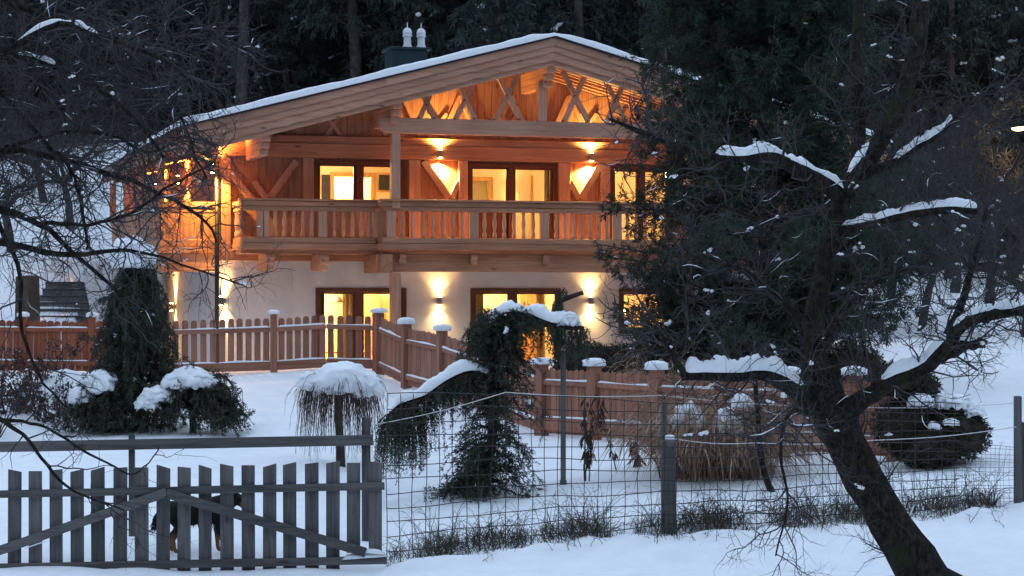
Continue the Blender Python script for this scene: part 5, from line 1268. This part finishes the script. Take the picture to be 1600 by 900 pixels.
FL = ['dark spruce with boughs to the ground on the wooded slope', 'tall dark spruce with bare lower trunk on the wooded slope', 'drooping dark spruce on the wooded slope', 'high crowned pine with long bare trunk on the wooded slope', 'bare broadleaf tree on the wooded slope', 'dark spruce with boughs to the ground on the wooded slope']
FN = ['forest_spruce', 'forest_spruce', 'forest_spruce', 'forest_pine', 'forest_broadleaf', 'forest_spruce']
def forest_tree(k, X, Y, s, rot):
    z = float(ground0(X, Y)) + 1.2 * mnoise.noise((X * 0.09, Y * 0.09, 0.4)) - 0.3
    o = empty(FN[k], (X, Y, z), rot, FL[k], 'tree', 'forest trees: ' + FL[k].replace(' on the wooded slope', '')); o.scale = (s, s, s)
    for nm, me in protos[k].items():
        c = bpy.data.objects.new(nm, me); COL.objects.link(c); c.parent = o
        if nm == 'snow': c['kind'] = 'stuff'
r2 = random.Random(21)
for (Y, step) in ((70, 2.8), (73.5, 2.3), (77, 2.3), (81, 2.4), (86, 2.8), (92, 3.2), (99, 3.5), (108, 4.0)):
    hw = Y * 0.2424 + 3.0; x = -hw + r2.uniform(0, step)
    while x < hw:
        X, YY = x + r2.uniform(-.8, .8), Y + r2.uniform(-1.2, 1.2)
        ok = not (Y < 72 and -16 < X < -2) and not (Y < 72 and 11 < X)
        if ok and not (X < -10 and Y < 74 and r2.random() < 0.6):
            k = r2.choices([0, 1, 2, 3, 4, 5], [4, 3.5, 4, 2.5, 1.0, 3])[0]
            forest_tree(k, X, YY, r2.uniform(0.85, 1.2), r2.uniform(0, 6.28))
        x += step * r2.uniform(0.7, 1.3)

# ------------------------------------------------------------------ bare orchard trees and bushes at the edge of the field
def bare_proto(H, seed, dens=1.0):
    p, ps = Pile(), Pile(); n = 5
    tr = walk(np.zeros((1, 3)) + np.array([[0, 0, -0.2]]), np.array([[0.1, 0, 1.0]]), H * 0.35, 6, 0.08)[0]; bark_tube(p, tr, np.linspace(0.12, 0.08, 6), 8)
    ang = np.linspace(0, 2 * np.pi, n, endpoint=False) + rng.uniform(0, 1, n); D = np.stack([np.cos(ang), np.sin(ang), rng.uniform(0.5, 1.3, n)], 1)
    B = walk(np.repeat(tr[-1:], n, 0), D, H * rng.uniform(0.5, 0.75, n), 10, 0.16, 0.05); RB = np.linspace(0.07, 0.015, 10)[None].repeat(n, 0); p.tubes(B, RB, 6)
    B2, R2 = twigs(B, RB, int(60 * dens), 1.3, 0.02, 8, 0.9, 0.5, lift=0.05); p.tubes(B2, R2, 4); B3, R3 = twigs(B2, R2, int(420 * dens), 0.75, 0.009, 6, 0.9, 0.5, lift=0.04); p.tubes(B3, R3, 3); B4, R4 = twigs(B3, R3, int(1500 * dens), 0.35, 0.005, 4, 0.8, 0.5); p.tubes(B4, R4, 3)
    snow_bits(ps, B2, R2, 6, 0.04, 0.1, 0.5); snow_bits(ps, B, RB, 5, 0.06, 0.1, 0.6)
    a = mesh_from('bare_tree', np.concatenate(p.V), quads=np.concatenate(p.Q)); a.materials.append(M['twig'])
    b = mesh_from('tree_snow', np.concatenate(ps.V), tris=np.concatenate(ps.T)); b.materials.append(M['clump_snow'])
    return a, b
bp = [bare_proto(4.2, 1), bare_proto(3.4, 2), bare_proto(5.0, 3, 1.3)]
for (k, px, Y, s, lab) in ((2, 1545, 52, 1.1, 'bare orchard tree in the snowy field near the street lamp'), (0, 1440, 50, 1.0, 'bare orchard tree in the snowy field beside the yew'), (1, 1600, 46, 0.9, 'bare low orchard tree near the edge of the snowy field'), (2, 1490, 60, 1.25, 'wide bare tree at the far edge of the snowy field'), (0, 1390, 58, 1.2, 'bare tree at the far edge of the field by the house corner'),
                            (1, 1580, 63, 1.3, 'bare bushy tree where the field meets the wood'), (2, 1340, 62, 1.2, 'bare tree close behind the right house corner'.replace('right ', '')), (1, 20, 58, 1.2, 'bare tree on the snowy bank above the garden steps'), (0, 110, 62, 1.1, 'bare tree standing high on the snowy bank beside the eave'), (1, 70, 66, 1.2, 'bare tree at the wood edge above the snowy bank'), (2, 1445, 66, 1.3, 'twiggy bare tree at the wood edge behind the old fruit tree'), (0, 1520, 67, 1.4, 'broad bare tree at the wood edge next to the street lamp'), (1, 1480, 64, 1.5, 'low bare thicket tree where the wood meets the field'), (0, 1400, 68, 1.3, 'bare tree at the wood edge behind the house corner')):
    b = on_ground(px, Y); o = empty('bare_tree', b, k * 2.1 + px, lab, 'tree', 'bare trees round the field'); o.scale = (s, s, s)
    for nm, me in zip(('trunk', 'snow'), bp[k]):
        c = bpy.data.objects.new(nm, me); COL.objects.link(c); c.parent = o
        if nm == 'snow': c['kind'] = 'stuff'

# ------------------------------------------------------------------ brushwood left of the spruces
def bush(px, Y, H, N, label, leaves=0, rad=0.4, mt='twig'):
    b = on_ground(px, Y); o = empty('bare_bush', b, 0, label, 'bush'); p, pl = Pile(), Pile()
    ang = rng.uniform(0, 2 * np.pi, N); D = np.stack([np.cos(ang) * 0.55, np.sin(ang) * 0.55, np.ones(N)], 1); S = np.stack([np.cos(ang) * rad * 0.3, np.sin(ang) * rad * 0.3, np.full(N, -0.1)], 1)
    P = walk(S, D, H * rng.uniform(0.6, 1.2, N), 8, 0.12); R = np.linspace(0.012, 0.004, 8)[None].repeat(N, 0); p.tubes(P, R, 4)
    Q, R2 = twigs(P, R, N * 7, H * 0.4, 0.005, 6, 0.8, 0.6, lift=0.05); p.tubes(Q, R2, 3); Q3, R3 = twigs(Q, R2, N * 16, H * 0.2, 0.0035, 4, 0.8, 0.6); p.tubes(Q3, R3, 3)
    p.build('stems', M[mt], o)
    if leaves: needles(pl, Q, leaves, 0.06, 0.03, 0.9, 0.4); pl.build('withered_leaves', M['deadleaf'], o)
    ps = Pile(); snow_bits(ps, Q, R2, 10, 0.04, 0.2, 0.6); so = ps.build('snow_bit', M['clump_snow'], o, True); so['kind'] = 'stuff'
bush(20, 36, 1.0, 26, 'brown twiggy bush with withered leaves under the reddish fence', 9); bush(78, 35.2, 0.85, 22, 'thin brown bush with withered leaves by the snow bank', 7); bush(108, 34.6, 0.55, 12, 'small thorny bush beside the low spruce mound', 5); bush(-15, 33.5, 1.2, 24, 'tall twiggy bush at the garden corner below the steps', 6); bush(50, 37.5, 1.1, 22, 'dark bush close to the reddish picket fence', 12)
sk = on_ground(114, 33.6)
bk = link('snow_bank', (lambda VT: mesh_from('snow_bank', VT[0], tris=VT[1]))(blob((0, 0, 0), (0.75, 0.5, 0.52), 4, 0.16, 1.8, 4.0)), M['snow'], None, True); bk.location = on_ground(110, 37.2) + Vector((0, 0, 0.0)); tag(bk, 'rounded heap of shovelled snow in front of the reddish fence', 'snow heap')

# ------------------------------------------------------------------ the big dark pine between fence and house
def big_pine():
    Y = 37.0; b = on_ground(1192, Y); o = empty('swiss_pine', b, 0, 'big dark pine with ragged boughs in front of the house gable', 'pine'); pt, pn, ps = Pile(), Pile(), Pile(); H = 11.0
    zs = np.linspace(-0.4, H, 14); tr = np.stack([0.10 * np.sin(zs * 0.6), 0.08 * np.cos(zs * 0.5), zs], 1); bark_tube(pt, tr, np.linspace(0.24, 0.03, 14), 9, 0.1)
    N = 310; h = np.sort(rng.uniform(0.3, H * 0.98, N)); ang = rng.uniform(0, 2 * np.pi, N)
    prof = np.interp(h, [0, 1.2, 2.2, 2.7, 3.1, 3.5, 4.4, 5.6, 7.2, 9, 11], [2.2, 2.6, 3.2, 3.5, 3.3, 2.75, 2.6, 2.25, 2.2, 1.7, 0.4]); L = prof * rng.uniform(0.62, 1.08, N) * np.where(np.cos(ang) > 0.2, 0.9, 1.0)
    S = np.stack([0.1 * np.sin(h * 0.6), 0.08 * np.cos(h * 0.5), h], 1); P = np.empty((N, 10, 3))
    for j in range(10):
        t = j / 9; P[:, j] = S + np.stack([np.cos(ang) * L * t, np.sin(ang) * L * t, L * (0.10 * t - 0.34 * t ** 1.6 + 0.22 * t ** 4)], 1)
    P[:, 1:] += rng.normal(size=P[:, 1:].shape) * 0.05; R = np.linspace(0.038, 0.008, 10)[None].repeat(N, 0); pt.tubes(P, R, 4)
    Q, R2 = twigs(P, R, 5600, 0.85, 0.010, 6, 0.75, 0.7, lift=0.0, grav=0.25, wob=0.16, t0=0.22); pt.tubes(Q, R2, 3)
    Q3, R3 = twigs(Q, R2, 23000, 0.32, 0.005, 4, 0.7, 0.8, lift=0.10, wob=0.12, t0=0.2); pt.tubes(Q3[:3000], R3[:3000], 3)
    needles(pn, Q3, 14, 0.12, 0.021, 0.75, 0.8, 0.05, 0.2); needles(pn, Q, 9, 0.11, 0.018, 0.8, 0.7, 0.05, 0.4)
    snow_bits(ps, P, R, 60, 0.085, 0.35, 0.5); snow_bits(ps, Q, R2, 60, 0.05, 0.3, 0.5)
    pt.build('trunk', M['darkbark'], o, True); pn.build('crown', M['needle'], o); s = ps.build('snow_bit', M['clump_snow'], o, True); s['kind'] = 'stuff'
big_pine()

# ------------------------------------------------------------------ bare fruit trees close to the camera
def bare_tree_from(name, label, base, limbs, counts, sizes, snow_limbs, cat='tree', seed=0, mt='bark', grav=0.0, lift=0.03, bits=60, fine_mt='twig', sides=9, nres=26, bitsize=0.03, spread=0.9, dens=None):
    o = empty(name, base, 0, label, cat); pt, pf, ps = Pile(), Pile(), Pile(); LP, LR = [], []
    for q, (pts, big) in enumerate(limbs):
        P, R = pixlimb(pts, nres, base); wob = np.cumsum(rng.normal(size=P.shape) * 0.006, axis=0) * (0.4 if big else 1.0); P = P + wob
        bark_tube(pt, P, R, sides if big else 6, 0.13 if big else 0.08, q * 1.3); LP.append(P); LR.append(R)
    LP = np.array(LP); LR = np.array(LR); prevP, prevR = LP, LR; lv = []
    for (n, L, r, npt) in counts:
        Q, Rq = twigs(prevP, prevR, n, L, r, npt, spread, 0.55, lift=lift, grav=grav, wob=0.24, t0=0.12, wt=dens if prevP is LP else None); pf.tubes(Q, Rq, 4 if r > 0.006 else 3); lv.append((Q, Rq)); prevP, prevR = Q, Rq
    for q, (i, a, b, h, w, g) in enumerate(snow_limbs):
        s = Pile(); i0, i1 = int(a * nres), max(int(a * nres) + 4, int(b * nres)); limb_snow(s, LP[i][i0:i1], LR[i][i0:i1], h, w, 2.0 + q * 1.9, g, 0.25); s.build('limb_snow', M['clump_snow'], o, True)
    for (Q, Rq) in lv[:2]:
        snow_bits(ps, Q, Rq, bits // 2, bitsize, 0.1, 0.55)
    twig_snow(ps, lv[0][0], lv[0][1], 0.22, 0.8); twig_snow(ps, lv[1][0], lv[1][1], 0.05, 0.9)
    pt.build('trunk', M[mt], o, True); pf.build('twigs', M[fine_mt], o); s = ps.build('snow_bit', M['clump_snow'], o, True); s['kind'] = 'stuff'
    return o
YT = 19.8
tb_ = at(1455, 925, YT)
limbs = [
    ([(1478, 945, YT, 58), (1446, 905, YT, 41), (1418, 862, YT, 36), (1374, 790, YT, 32), (1332, 715, YT, 31), (1304, 655, YT, 34), (1282, 600, YT, 27), (1268, 535, YT, 20), (1277, 470, YT, 17), (1294, 400, YT, 17), (1308, 345, YT, 16), (1322, 292, YT, 15)], True),
    ([(1322, 300, YT, 16), (1372, 228, YT - .1, 14), (1408, 160, YT - .2, 14), (1430, 90, YT - .2, 14), (1440, 20, YT - .2, 13.5), (1446, -80, YT - .1, 12)], True),
    ([(1318, 310, YT, 14), (1282, 282, YT - .1, 13), (1242, 262, YT - .3, 11), (1205, 243, YT - .5, 9), (1160, 248, YT - .6, 7), (1110, 243, YT - .8, 6), (1050, 225, YT - .9, 5), (1000, 205, YT - 1.0, 4), (955, 188, YT - 1.1, 2)], True),
    ([(1312, 360, YT, 9), (1360, 350, YT - .3, 8), (1420, 335, YT - .6, 7.5), (1480, 328, YT - .8, 7), (1526, 330, YT - .9, 6)], True),
    ([(1290, 640, YT, 24), (1240, 605, YT - .2, 14), (1195, 582, YT - .4, 11), (1140, 583, YT - .6, 9), (1070, 582, YT - .8, 8)], True),
    ([(1300, 660, YT, 24), (1345, 625, YT - .2, 15), (1395, 596, YT - .4, 13), (1450, 572, YT - .5, 12), (1482, 540, YT - .6, 11), (1510, 505, YT - .6, 10), (1560, 492, YT - .7, 9), (1640, 485, YT - .9, 8)], True),
    ([(1462, 560, YT - .5, 12), (1482, 520, YT - .4, 8), (1505, 470, YT - .2, 6), (1530, 400, YT, 4.5), (1548, 330, YT + .1, 3)], False),
    ([(1470, 556, YT - .5, 13), (1500, 542, YT - .6, 11), (1535, 533, YT - .7, 8)], False),
    ([(1280, 560, YT, 10), (1320, 490, YT + .3, 7), (1375, 440, YT + .5, 5), (1430, 420, YT + .6, 3.5), (1500, 400, YT + .7, 2)], False),
    ([(1262, 520, YT, 10), (1225, 470, YT + .3, 7), (1180, 430, YT + .5, 5), (1120, 400, YT + .6, 3.5), (1060, 395, YT + .8, 2)], False),
    ([(1335, 285, YT, 9), (1342, 200, YT + .4, 11), (1340, 100, YT + .6, 11), (1345, 0, YT + .8, 8), (1347, -60, YT + .9, 7)], True),
    ([(1345, 275, YT, 8), (1410, 240, YT + .2, 7), (1465, 205, YT + .3, 5.5), (1500, 165, YT + .4, 4), (1560, 130, YT + .5, 2.5)], False),
    ([(1068, 582, YT - .8, 6), (1050, 550, YT - .8, 4), (1035, 520, YT - .9, 3), (1012, 500, YT - 1, 2)], False),
    ([(1288, 650, YT - .2, 7), (1240, 645, YT - .7, 3.5), (1225, 700, YT - .9, 2.5), (1235, 780, YT - 1.0, 2), (1215, 870, YT - 1.1, 1.2)], False),
    ([(1300, 330, YT, 7), (1260, 330, YT + .5, 5), (1200, 345, YT + .8, 4), (1130, 320, YT + 1, 3), (1080, 330, YT + 1.2, 2)], False),
]
bare_tree_from('old_fruit_tree', 'leaning old fruit tree with mossy trunk and snow laden limbs', tb_, limbs, [(330, 1.05, 0.011, 9), (2100, 0.55, 0.0055, 7), (4200, 0.26, 0.0034, 4)], None,
    [(2, 0.02, 0.62, 0.06, 1.0, 0.16), (3, 0.05, 1.0, 0.05, 0.95, 0.12), (4, 0.22, 1.0, 0.10, 0.98, 0.14), (5, 0.25, 0.62, 0.085, 0.95, 0.16), (1, 0.0, 0.30, 0.06, 0.75, 0.25), (5, 0.62, 0.95, 0.06, 0.9, 0.25), (11, 0.2, 0.7, 0.05, 0.9, 0.25), (0, 0.62, 1.0, 0.16, 0.8, 0.05), (7, 0.1, 0.9, 0.05, 0.9, 0.2), (0, 0.06, 0.50, 0.02, 0.30, 0.25)], bits=90, bitsize=0.028, dens=[0.55, 0.9, 1, 1, 1, 1, 1, 0.5, 1.1, 1.1, 0.7, 1, 1, 0.6, 1.1])

def sapling():
    b = gp(1206, 768); o = empty('sapling', b, 0, 'thin crooked sapling stem beside the reed grass', 'sapling'); p, f = Pile(), Pile()
    P, R = pixlimb([(1208, 775, b.y, 6), (1193, 735, b.y, 5), (1186, 680, b.y, 4.5), (1183, 630, b.y, 4), (1180, 590, b.y, 3), (1184, 540, b.y, 1.5)], 22, b); bark_tube(p, P, R, 7, 0.12)
    Q, Rq = twigs(P[None], R[None], 34, 0.8, 0.009, 8, 0.9, 0.4, t0=0.3); f.tubes(Q, Rq, 4); Q2, R2 = twigs(Q, Rq, 160, 0.35, 0.005, 5); f.tubes(Q2, R2, 3)
    p.build('stem', M['bark'], o, True); f.build('twigs', M['twig'], o)
sapling()

YL = 15.5
lb = at(-260, 1000, YL)
limbs = [
    ([(-270, 980, YL, 55), (-262, 500, YL, 48), (-250, 250, YL, 44), (-235, 50, YL, 38), (-200, -150, YL, 30)], True),
    ([(-250, 300, YL, 18), (-120, 210, YL, 14), (-20, 110, YL - .1, 9), (85, 42, YL - .3, 7), (150, 55, YL - .4, 5), (250, 92, YL - .5, 4), (300, 130, YL - .6, 3)], True),
    ([(-245, 160, YL, 16), (-100, 120, YL, 11), (20, 95, YL, 7), (100, 118, YL - .2, 5), (190, 172, YL - .3, 4), (250, 250, YL - .3, 3)], False),
    ([(-235, 50, YL, 16), (-100, -20, YL + .2, 11), (60, 20, YL + .3, 8), (200, 60, YL + .3, 6), (300, 55, YL + .4, 4), (390, 80, YL + .4, 2.5)], False),
    ([(-250, 380, YL, 18), (-120, 330, YL, 13), (-10, 325, YL, 10), (70, 350, YL - .2, 7), (140, 415, YL - .3, 5), (200, 470, YL - .3, 3.5), (232, 520, YL - .3, 2.5)], False),
    ([(-250, 330, YL, 16), (-110, 260, YL + .3, 11), (10, 230, YL + .4, 8), (120, 250, YL + .5, 6), (220, 285, YL + .5, 5), (310, 330, YL + .4, 4), (345, 375, YL + .4, 2.5)], False),
    ([(-255, 430, YL, 16), (-100, 380, YL - .3, 11), (20, 380, YL - .4, 8), (110, 395, YL - .5, 6), (190, 385, YL - .5, 4.5), (260, 400, YL - .5, 3), (380, 440, YL - .5, 2)], False),
    ([(-20, 110, YL, 7), (20, 160, YL, 6), (70, 220, YL - .1, 5.5), (110, 260, YL - .2, 5), (135, 320, YL - .2, 4), (150, 390, YL - .2, 3)], False),
    ([(-260, 560, YL, 14), (-120, 580, YL - .4, 9), (-10, 650, YL - .6, 7), (35, 680, YL - .7, 5), (75, 730, YL - .7, 4), (120, 770, YL - .8, 3), (200, 800, YL - .8, 2)], False),
    ([(-5, 655, YL - .6, 5), (60, 660, YL - .7, 3.5), (130, 700, YL - .8, 3), (200, 735, YL - .9, 2), (235, 690, YL - 1, 1.5)], False),
    ([(-10, 325, YL, 6), (30, 420, YL - .1, 5), (40, 520, YL - .2, 4), (70, 600, YL - .3, 3), (110, 650, YL - .3, 2.2)], False),
    ([(100, 118, YL, 5), (190, 100, YL + .3, 4), (260, 140, YL + .4, 3.5), (300, 210, YL + .4, 3), (330, 280, YL + .4, 2)], False),
    ([(70, 350, YL - .2, 5), (140, 350, YL - .4, 4), (210, 330, YL - .5, 3.4), (270, 290, YL - .5, 2.6), (345, 250, YL - .5, 1.8)], False),
    ([(10, 230, YL + .4, 6), (90, 200, YL + .6, 5), (170, 200, YL + .7, 4), (230, 230, YL + .7, 3), (280, 200, YL + .7, 2)], False),
]
limbs = [(limbs[0][0], True)] + [([(x, y, d, r * 0.72) for (x, y, d, r) in p], b) for p, b in limbs[1:]]
bare_tree_from('apple_tree', 'bare apple tree whose dense dark twigs hang before the house eave and steps', lb, limbs, [(520, 0.95, 0.0065, 10), (2400, 0.45, 0.0040, 7), (5200, 0.17, 0.0028, 4)], None,
    [(1, 0.42, 0.72, 0.03, 0.9, 0.3), (2, 0.40, 0.60, 0.03, 0.9, 0.3)], bits=55, bitsize=0.018, grav=0.15, lift=0.0, dens=[0.15, 1.1, 1.3, 1.3, 0.5, 0.9, 0.4, 0.8, 0.2, 0.22, 0.25, 1.3, 0.9, 1.3])
# ------------------------------------------------------------------ the dog behind the gate
def skin_body(name, verts, edges, radii, matl, parent, root=0, sub=2):
    me = bpy.data.meshes.new(name); me.from_pydata([tuple(v) for v in verts], edges, []); o = bpy.data.objects.new(name, me); COL.objects.link(o); o.parent = parent
    o.modifiers.new('skin', 'SKIN').use_smooth_shade = True
    sl = me.skin_vertices[0] if len(me.skin_vertices) else None
    for i, r in enumerate(radii):
        sl.data[i].radius = r if hasattr(r, '__len__') else (r, r); sl.data[i].use_root = (i == root)
    s = o.modifiers.new('smooth', 'SUBSURF'); s.levels = sub; s.render_levels = sub
    me.materials.append(matl); return o
def dog():
    Y = 24.75; b = on_ground(312, Y); o = empty('dog', b, 0, 'black dog with tan legs and cheeks walking behind the old grey gate', 'dog')
    bpy.context.view_layer.update()
    k = Y / F_PX
    def p(px, py, dy=0.0): return (at(px, py, Y).x - b.x, dy, max(at(px, py, Y).z - b.z, 0.0))
    zf = 0.03
    g = lambda px, z, dy: (at(px, 0, Y).x - b.x, dy, z)
    V = []; E = []; R = []
    def add(v, r, e=None):
        V.append(v); R.append(r)
        if e is not None: E.append((e, len(V) - 1))
        return len(V) - 1
    # trunk: rump -> chest -> neck -> head; the animal looks along the gate with lowered head
    hip = add(g(276, 0.50, 0), (0.115, 0.14)); belly = add(g(303, 0.49, 0), (0.115, 0.145), hip); rib = add(g(328, 0.50, 0), (0.135, 0.175), belly); sh = add(g(346, 0.53, 0), (0.12, 0.16), rib)
    nk = add(g(358, 0.62, -0.02), (0.095, 0.11), sh); hd = add(g(371, 0.66, -0.04), (0.085, 0.095), nk); st = add(g(379, 0.61, -0.06), (0.055, 0.06), hd); mz = add(g(385, 0.555, -0.07), (0.042, 0.042), st); add(g(388, 0.53, -0.075), (0.03, 0.028), mz)
    rp = add(g(266, 0.53, 0), (0.09, 0.10), hip); t1 = add(g(257, 0.50, 0), (0.05, 0.05), rp); t2 = add(g(248, 0.44, 0), (0.055, 0.06), t1); t3 = add(g(243, 0.38, 0), (0.05, 0.055), t2); add(g(241, 0.32, 0), (0.02, 0.02), t3)
    for (dy, ph, fo) in ((-0.09, 0, 5), (0.09, -10, -8)):
        a = add(g(274 + ph * .3, 0.40, dy), (0.075, 0.09), hip); kn = add(g(283 + ph * .5, 0.30, dy), (0.05, 0.06), a); hk = add(g(272 + ph, 0.18, dy), (0.030, 0.034), kn); ft = add(g(275 + ph, 0.05, dy), (0.026, 0.028), hk); add(g(280 + ph, 0.03, dy), (0.03, 0.026), ft)
        a = add(g(343, 0.40, dy), (0.065, 0.075), sh); el = add(g(341 + fo * .4, 0.29, dy), (0.042, 0.05), a); wr = add(g(346 + fo, 0.15, dy), (0.028, 0.03), el); ft = add(g(347 + fo, 0.05, dy), (0.026, 0.028), wr); add(g(352 + fo, 0.03, dy), (0.03, 0.025), ft)
    body = skin_body('body', V, E, R, M['fur'], o, 0)
    # tan markings by place on the body: lower legs and cheeks
    m = M['dogcoat']; body.data.materials.clear(); body.data.materials.append(m)
    for dy in (-0.065, 0.05):
        e = g(366, 0.72, dy - 0.04); MB().prism([(0, 0), (0.05, 0.0), (0.055, -0.07), (0.025, -0.11), (-0.005, -0.06)], lambda a, c, d: (e[0] + a, e[1] + d, e[2] + c), -0.012, 0.012).build('ear', M['fur'], o, True, bevel=0.006)
    n = g(390, 0.535, -0.078); Vb, Tb = blob(n, (0.018, 0.02, 0.016), 2, 0.0); link('nose', mesh_from('nose', Vb, tris=Tb), M['bolt'], o, True)
    for dy in (-0.115, 0.02): Vb, Tb = blob(g(377, 0.665, dy), (0.010, 0.008, 0.010), 2, 0.0); link('eye', mesh_from('eye', Vb, tris=Tb), M['bolt'], o, True)
    ph = Pile(); S, T_ = [], []
    for (a, c, n_) in ((g(262, 0.52, 0), g(241, 0.33, 0), 420), (g(280, 0.42, 0), g(345, 0.40, 0), 500)):
        t = rng.uniform(0, 1, n_)[:, None]; q = np.array(a) * (1 - t) + np.array(c) * t + rng.normal(size=(n_, 3)) * np.array([0.012, 0.05, 0.03]); S.append(q); T_.append(np.stack([rng.normal(size=n_) * 0.3 - 0.3, rng.normal(size=n_) * 0.3, -np.ones(n_)], 1))
    ph.blades(np.concatenate(S), np.concatenate(T_), rng.uniform(0.05, 0.10, 920), 0.01); ph.build('shaggy_fur', M['fur'], o)
m = noisy('black_and_tan_coat', (0.006, 0.006, 0.007), (0.014, 0.013, 0.013), 30, 0.75, 0.4, 0.01); M['dogcoat'] = m
tc = nd(m, 'ShaderNodeTexCoord'); sx = nd(m, 'ShaderNodeSeparateXYZ'); lk(m, tc.outputs['Object'], sx.inputs[0])
low = nd(m, 'ShaderNodeMapRange'); lk(m, sx.outputs['Z'], low.inputs[0]); low.inputs[1].default_value = 0.26; low.inputs[2].default_value = 0.18
hx = nd(m, 'ShaderNodeMapRange'); lk(m, sx.outputs['X'], hx.inputs[0]); hx.inputs[1].default_value = 0.475; hx.inputs[2].default_value = 0.50
hz_ = nd(m, 'ShaderNodeMapRange'); lk(m, sx.outputs['Z'], hz_.inputs[0]); hz_.inputs[1].default_value = 0.63; hz_.inputs[2].default_value = 0.60
mul = nd(m, 'ShaderNodeMath', operation='MULTIPLY'); lk(m, hx.outputs[0], mul.inputs[0]); lk(m, hz_.outputs[0], mul.inputs[1])
mxx = nd(m, 'ShaderNodeMath', operation='MAXIMUM'); lk(m, low.outputs[0], mxx.inputs[0]); lk(m, mul.outputs[0], mxx.inputs[1])
pb = m.node_tree.nodes['Principled BSDF']; src = pb.inputs['Base Color'].links[0].from_socket
lk(m, mixc(m, src, (0.25, 0.12, 0.055, 1), mxx.outputs[0]), pb.inputs['Base Color'])
dog()
